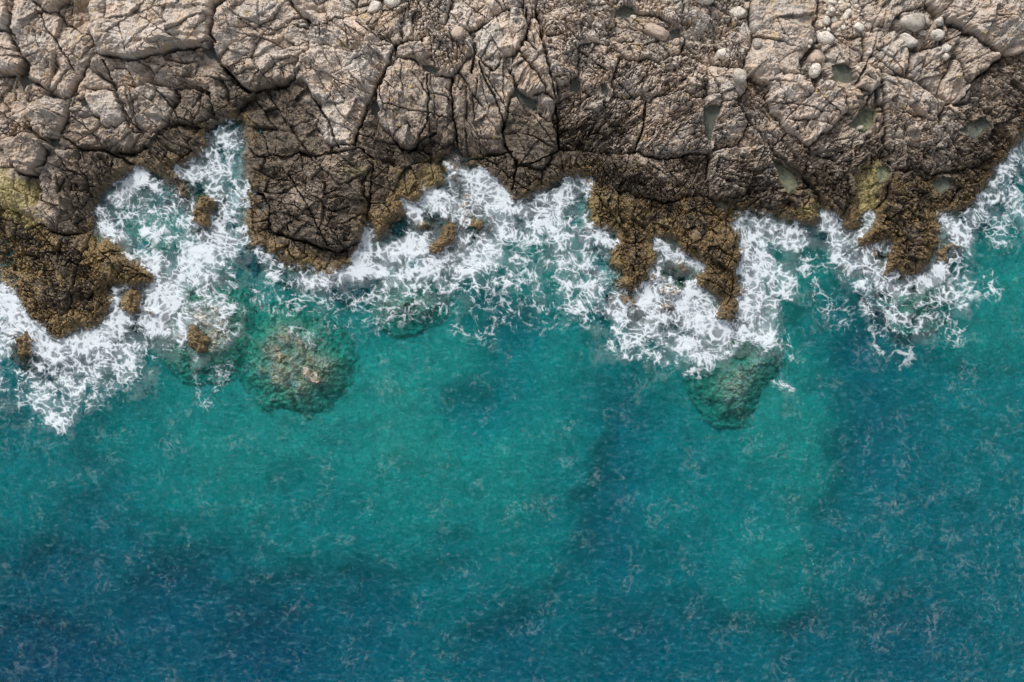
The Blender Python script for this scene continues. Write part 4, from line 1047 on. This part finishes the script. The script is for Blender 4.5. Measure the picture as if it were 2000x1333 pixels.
dep = np.clip(1.08 + (dep - 2.4) * .37, .75, 4) + .14 * fbm(SX / 70, SY / 70, 73, 3, .5) + .03 * fbm(SX / 14, SY / 14, 74, 3)
weed = np.full(dep.shape, .08, F)
bx_, by_ = (SX - 1000) * S, (666.5 - SY) * S
nyb, nxb = SX.shape
ii = (np.arange(nyb - 1)[:, None] * nxb + np.arange(nxb - 1)[None, :]).ravel()
fq = np.stack([ii, ii + nxb, ii + nxb + 1, ii + 1], 1)
o = mesh_obj('seabed', np.stack([bx_.ravel(), by_.ravel(), -dep.ravel()], 1), fq, M_BED, (('weed', np.stack([weed.ravel()] * 4, 1)),), smooth=True)
tag(o, None, None, kind='structure')

# ------------------------------------------------------------------ sea: a body of water with a rippled top
ws = 8.0
ax = np.arange(-680, 2681, ws, dtype=F); ay = np.arange(170, 1981, ws, dtype=F)
AX, AY = np.meshgrid(ax, ay)
wz = .07 * fbm(AX / 70, AY / 45, 81, 3) + .035 * fbm(AX / 18, AY / 14, 82, 3)
ny_, nx_ = AX.shape
tv = np.stack([((AX - 1000) * S).ravel(), ((666.5 - AY) * S).ravel(), wz.ravel()], 1)
ii = (np.arange(ny_ - 1)[:, None] * nx_ + np.arange(nx_ - 1)[None, :]).ravel()
fq = np.stack([ii, ii + nx_, ii + nx_ + 1, ii + 1], 1)
ring = np.concatenate([np.arange(nx_), np.arange(1, ny_) * nx_ + nx_ - 1, (ny_ - 1) * nx_ + np.arange(nx_ - 2, -1, -1), np.arange(ny_ - 2, 0, -1) * nx_])
bv = tv[ring].copy(); bv[:, 2] = -14
nb_ = len(tv); k_ = np.arange(len(ring)); k2_ = np.roll(k_, -1)
side = np.stack([ring[k_], ring[k2_], nb_ + k2_, nb_ + k_], 1)
cb = np.array([[tv[:, 0].mean(), tv[:, 1].mean(), -14]])
fan = np.stack([nb_ + k_, nb_ + k2_, np.full(len(k_), nb_ + len(ring)), np.full(len(k_), nb_ + len(ring))], 1)
V = np.concatenate([tv, bv, cb])
me = bpy.data.meshes.new('sea')
allq = np.concatenate([fq, side])
nq = len(allq); ntri = len(fan)
me.vertices.add(len(V)); me.vertices.foreach_set('co', V.astype(F).ravel())
me.loops.add(nq * 4 + ntri * 3)
me.loops.foreach_set('vertex_index', np.concatenate([allq.ravel(), fan[:, :3].ravel()]).astype(np.int32))
me.polygons.add(nq + ntri)
me.polygons.foreach_set('loop_start', np.concatenate([np.arange(nq) * 4, nq * 4 + np.arange(ntri) * 3]).astype(np.int32))
me.polygons.foreach_set('use_smooth', np.concatenate([np.ones(len(fq), bool), np.zeros(nq + ntri - len(fq), bool)]))
me.update(calc_edges=True)
me.materials.append(M_SEA)
sea = bpy.data.objects.new('sea', me); col.objects.link(sea)
tag(sea, None, None, kind='structure')

# ------------------------------------------------------------------ surf: foam floating on the water and washing over low rock
FO_ = [  # polyline, radius, density
 ([(270, 350), (232, 388)], 20, .95), ([(300, 362)], 16, .7), ([(198, 418), (215, 455), (250, 472)], 17, .72), ([(250, 420)], 40, .35),
 ([(300, 430), (420, 470)], 48, .62), ([(360, 400), (300, 410)], 30, .5), ([(438, 262)], 22, .85), ([(440, 245), (460, 300)], 24, .55), ([(400, 320), (460, 400)], 44, .6),
 ([(345, 335), (395, 345)], 12, .9), ([(385, 325), (420, 360)], 20, .72), ([(470, 420), (474, 470)], 14, .55), ([(430, 480), (400, 520), (340, 560), (300, 620)], 38, .84),
 ([(390, 495), (370, 520)], 26, 1.0), ([(330, 590), (300, 640)], 26, .95), ([(340, 650), (400, 600)], 32, .72), ([(355, 645), (300, 645)], 22, .8), ([(0, 580), (20, 605), (60, 640), (110, 690)], 26, .98),
 ([(-60, 560), (-20, 620)], 40, .8), ([(0, 690), (20, 640)], 24, .75), ([(110, 682), (200, 662), (240, 620)], 26, .92), ([(225, 592)], 14, 1.), ([(230, 565), (262, 552)], 8, .8), ([(120, 705), (250, 700)], 48, .7), ([(90, 780), (180, 740)], 44, .66),
 ([(90, 800), (120, 828)], 20, .6), ([(15, 715), (60, 770)], 20, .45), ([(200, 760), (270, 700)], 24, .5), ([(400, 742)], 20, .3), ([(385, 702)], 12, .7), ([(250, 500), (320, 520)], 20, .72),
 ([(290, 560), (330, 540)], 20, .8), ([(420, 600), (440, 640)], 22, .55), ([(440, 540), (450, 600)], 22, .45),
 ([(510, 500), (600, 530)], 17, .46), ([(530, 532), (640, 552)], 20, .52), ([(540, 580), (700, 600)], 28, .32), ([(600, 548), (700, 542)], 13, .78), ([(490, 570), (560, 600)], 18, .36),
 ([(640, 605), (760, 620)], 28, .27), ([(700, 645)], 20, .3), ([(660, 542), (720, 522)], 18, .85), ([(716, 462), (704, 505), (740, 535)], 17, 1.), ([(740, 500), (765, 545)], 22, .8),
 ([(770, 490), (820, 480)], 26, 1.), ([(800, 405), (815, 430)], 13, 1.), ([(785, 395), (800, 400)], 7, .9), ([(830, 390), (870, 400), (900, 425)], 26, .72), ([(872, 318), (892, 312)], 7, .75), ([(880, 330), (886, 365), (900, 420)], 8, .8),
 ([(900, 338), (960, 360), (985, 400)], 18, .95), ([(930, 380), (990, 440)], 36, .82), ([(840, 520), (960, 500)], 34, .8), ([(760, 560), (880, 540)], 34, .6), ([(900, 470)], 24, .85), ([(960, 480)], 40, .66),
 ([(700, 590), (860, 590)], 30, .35), ([(930, 550), (1000, 520)], 34, .5), ([(1010, 412), (1080, 400), (1130, 362)], 24, .76), ([(1112, 358)], 18, .72), ([(1040, 440), (1130, 460)], 46, .7), ([(1090, 430)], 26, .86),
 ([(1100, 520), (1160, 560), (1190, 600)], 38, .66), ([(1000, 540), (1080, 580)], 34, .4), ([(1150, 500)], 28, .62), ([(1170, 462), (1200, 478)], 11, .85), ([(1120, 600), (1180, 605)], 28, .5), ([(940, 600), (1080, 620)], 30, .2),
 ([(1284, 482), (1340, 510), (1370, 530)], 13, .85), ([(1270, 520), (1300, 560)], 20, .78), ([(1260, 575), (1330, 620)], 32, .84), ([(1340, 605), (1400, 640)], 38, 1.), ([(1350, 560), (1330, 590)], 16, .85), ([(1230, 610), (1300, 660)], 28, .72),
 ([(1210, 640), (1300, 700)], 24, .56), ([(1310, 672), (1400, 690)], 24, .76), ([(1380, 662), (1440, 652)], 22, .85), ([(1190, 682), (1260, 702)], 15, .5), ([(1200, 580), (1210, 620)], 14, .7),
 ([(1460, 432), (1450, 520)], 22, .86), ([(1450, 440), (1560, 470)], 28, .72), ([(1470, 520), (1460, 600), (1490, 650)], 32, .86), ([(1480, 500), (1530, 560)], 28, .66), ([(1502, 590), (1502, 660)], 18, .8), ([(1560, 455), (1590, 520)], 24, .42),
 ([(1615, 422), (1640, 480)], 20, .86), ([(1640, 480), (1680, 540)], 28, .68), ([(1700, 420), (1682, 460)], 10, .85), ([(1690, 495), (1738, 480)], 11, .72), ([(1690, 520), (1760, 560)], 28, .74), ([(1700, 600), (1780, 585)], 20, .52),
 ([(1850, 432), (1880, 462)], 24, .8), ([(1840, 530), (1800, 562)], 16, .95), ([(1850, 500), (1900, 480)], 18, .5), ([(1820, 570), (1880, 590)], 24, .52), ([(1750, 622), (1800, 642)], 24, .42), ([(1820, 620), (1870, 650)], 24, .3),
 ([(1985, 305), (1940, 380), (1900, 425)], 24, .62), ([(2000, 340), (1990, 420)], 34, .56), ([(1930, 440), (1960, 470)], 24, .36), ([(2060, 220), (2020, 330)], 34, .6), ([(1880, 540), (1930, 560)], 24, .4), ([(1700, 660), (1760, 690)], 26, .24),
 ([(1510, 640), (1545, 690)], 16, .3), ([(1580, 560), (1640, 620)], 26, .22), ([(1385, 722), (1340, 735)], 10, .36), ([(1515, 745), (1545, 765)], 8, .4), ([(-100, 700), (-40, 760)], 50, .6), ([(900, 640), (960, 660)], 18, .25),
 ([(400, 780), (440, 720)], 18, .22), ([(560, 640), (600, 660)], 16, .2)]
fs_ = 1.42
fx = np.arange(-130, 2131, fs_, dtype=F); fy = np.arange(180, 1400, fs_, dtype=F)
FX, FY = np.meshgrid(fx, fy)
nyf, nxf = FX.shape
den = np.zeros(FX.shape, F); halo = np.zeros(FX.shape, F)
ux = FX + 16 * fbm(FX / 42, FY / 42, 91, 4, .6); uy = FY + 16 * fbm(FX / 42, FY / 42, 92, 4, .6)
for pts, rr, dd in FO_:
    if len(pts) == 1:
        pts = [pts[0], (pts[0][0] + .5, pts[0][1])]
    p = np.array(pts)
    m = rr * 2.3 + 40
    i0, i1 = np.searchsorted(fx, [p[:, 0].min() - m, p[:, 0].max() + m]); j0, j1 = np.searchsorted(fy, [p[:, 1].min() - m, p[:, 1].max() + m])
    sub = (slice(j0, j1), slice(i0, i1))
    a, b = ux[sub], uy[sub]
    best = np.full(a.shape, 1e9, F)
    for (x0, y0), (x1, y1) in zip(pts[:-1], pts[1:]):
        ex, ey = x1 - x0, y1 - y0
        t = np.clip(((a - x0) * ex + (b - y0) * ey) / (ex * ex + ey * ey), 0, 1)
        best = np.minimum(best, np.hypot(a - x0 - t * ex, b - y0 - t * ey))
    den[sub] = np.maximum(den[sub], dd * sst(rr * 1.5, rr * .45, best))
    halo[sub] = np.maximum(halo[sub], dd * sst(rr * 2.2 + 24, rr * .7, best))
need = den > -1
idx = np.flatnonzero(need.ravel())
lx, ly = FX.ravel()[idx], FY.ravel()[idx]
dn = den.ravel()[idx]
surf = np.flatnonzero(dn > .03)
ex_, ey_, dl = lx[surf], ly[surf], dn[surf]
# curling lace: webs of three sizes and threads carried along by a smooth flow, over a thin milky veil
f1 = fbm(ex_ / 75, ey_ / 75, 93, 2); f2 = fbm(ex_ / 75, ey_ / 75, 94, 2)
g1 = fbm(ex_ / 22, ey_ / 22, 193, 3, .5); g2 = fbm(ex_ / 22, ey_ / 22, 194, 3, .5)
jx, jy = ex_ + 26 * f1 + 9 * g1, ey_ + 26 * f2 + 9 * g2
_, e0_, _, _ = voro(jx / 34, jy / 26, 500)
_, ea_, _, _ = voro((jx + 4 * g2) / 17, (jy - 4 * g1) / 14, 501)
_, eb_, _, _ = voro((jx - 3 * g1) / 7.5, (jy + 3 * g2) / 6.5, 502)
r1 = np.abs(fbm(jx / 30, jy / 20, 95, 3, .5))
cloud = fbm(ex_ / 46, ey_ / 46, 97, 5, .6); cl2 = fbm(ex_ / 12, ey_ / 12, 197, 3, .55)
mixs = sst(-.3, .3, fbm(ex_ / 55, ey_ / 55, 98, 2))
lace = np.maximum(np.maximum(np.exp(-e0_ * 9), .95 * np.exp(-ea_ * 6.5)), (.45 + .4 * mixs) * np.exp(-eb_ * 5))
fil = np.exp(-r1 * 9)
raw = .55 * lace + .22 * fil + .50 * cloud + .26 * cl2
rank = np.empty(len(raw), F); rank[np.argsort(raw)] = np.linspace(0, 1, len(raw), dtype=F)
val = dl * .70 + .14 * sst(.8, 1., dl) - (1 - rank)
cvl = sst(-.17, .36, val)
veil = .32 * sst(.36, .95, dl + .55 * cloud + .3 * cl2)
cvl = np.clip(cvl + veil * (1 - cvl), 0, 1)
cov = np.zeros(len(lx), F); cov[surf] = cvl
# thin wind-drawn flecks of old foam all over the sea
fk1 = fbm(lx / 30, ly / 30, 293, 3, .5); fk2 = fbm(lx / 30, ly / 30, 294, 3, .5)
hx, hy = lx + 15 * fk1, ly + 15 * fk2
pu, pv = hx * math.cos(.3) + hy * math.sin(.3), -hx * math.sin(.3) + hy * math.cos(.3)
rip = sst(.10, .55, fbm(pu / 11, pv / 4.2, 298, 3, .6))
thr = np.exp(-np.abs(fbm(hx / 16, hy / 19, 295, 3, .55)) * 15)
ptc = sst(-.12, .45, fbm(lx / 60, ly / 60, 297, 4, .66)) + .35 * sst(1150, 1900, lx) * sst(650, 1000, ly)
fleck = np.clip(.13 * thr * ptc + .16 * rip * thr * ptc, 0, .26)
cov = np.maximum(cov, fleck * sst(.6, .1, dn))
hl = halo.ravel()[idx]
cov = np.maximum(cov, fleck * sst(.6, .1, dn))
hv = .15 * hl * sst(-.45, .45, fbm(lx / 38, ly / 38, 299, 4, .55) + .05)      # water clouded with air
cov = np.clip(cov + hv * (1 - cov), 0, 1)
w1 = fk1


def FXland(a, b):
    return samp(Dc, a, b, -160, -140, CS) * (b < 880) > 45


# how foam meets rock: it stays on water and very low ledges
gz_ = np.full(len(lx), -9., F)
inside = (lx < gx[-1] - 2) & (ly < gy[-1] - 2)
gi = np.clip(((lx + 130) / ST).astype(int), 0, NX - 1); gj = np.clip(((ly + 115) / ST).astype(int), 0, NY - 1)
gz_[inside] = Z2[gj[inside], gi[inside]]
cov *= sst(.30, .10, gz_ - .10 * dn + .06 * w1)
wzf = samp(wz, lx, ly, -680, 170, ws)
cov = np.where(FXland(lx, ly), 0, cov)
hz = np.maximum(wzf, gz_) + .012 + .03 * cov
COV = np.zeros(nxf * nyf, F); COV[idx] = cov
C2 = COV.reshape(nyf, nxf)
fm = np.maximum(np.maximum(C2[:-1, :-1], C2[1:, :-1]), np.maximum(C2[:-1, 1:], C2[1:, 1:])) > .05
vm = np.full(nxf * nyf, -1, np.int64); vm[idx] = np.arange(len(idx))
j_, i_ = np.nonzero(fm)
b0 = j_ * nxf + i_
q = np.stack([vm[b0], vm[b0 + nxf], vm[b0 + nxf + 1], vm[b0 + 1]], 1)
q = q[(q >= 0).all(1)]
vi, ix = np.unique(q, return_inverse=True)
fv = np.stack([(lx[vi] - 1000) * S, (666.5 - ly[vi]) * S, hz[vi]], 1)
o = mesh_obj('foam', fv, ix.reshape(-1, 4), M_FOAM, (('cover', np.stack([cov[vi]] * 4, 1)),), smooth=True)
tag(o, 'white lacy surf foam washing along the rocky shore', 'foam', kind='stuff')
print('rock faces', len(quad), 'foam faces', len(ix) // 4, 'objects', len(bpy.data.objects))
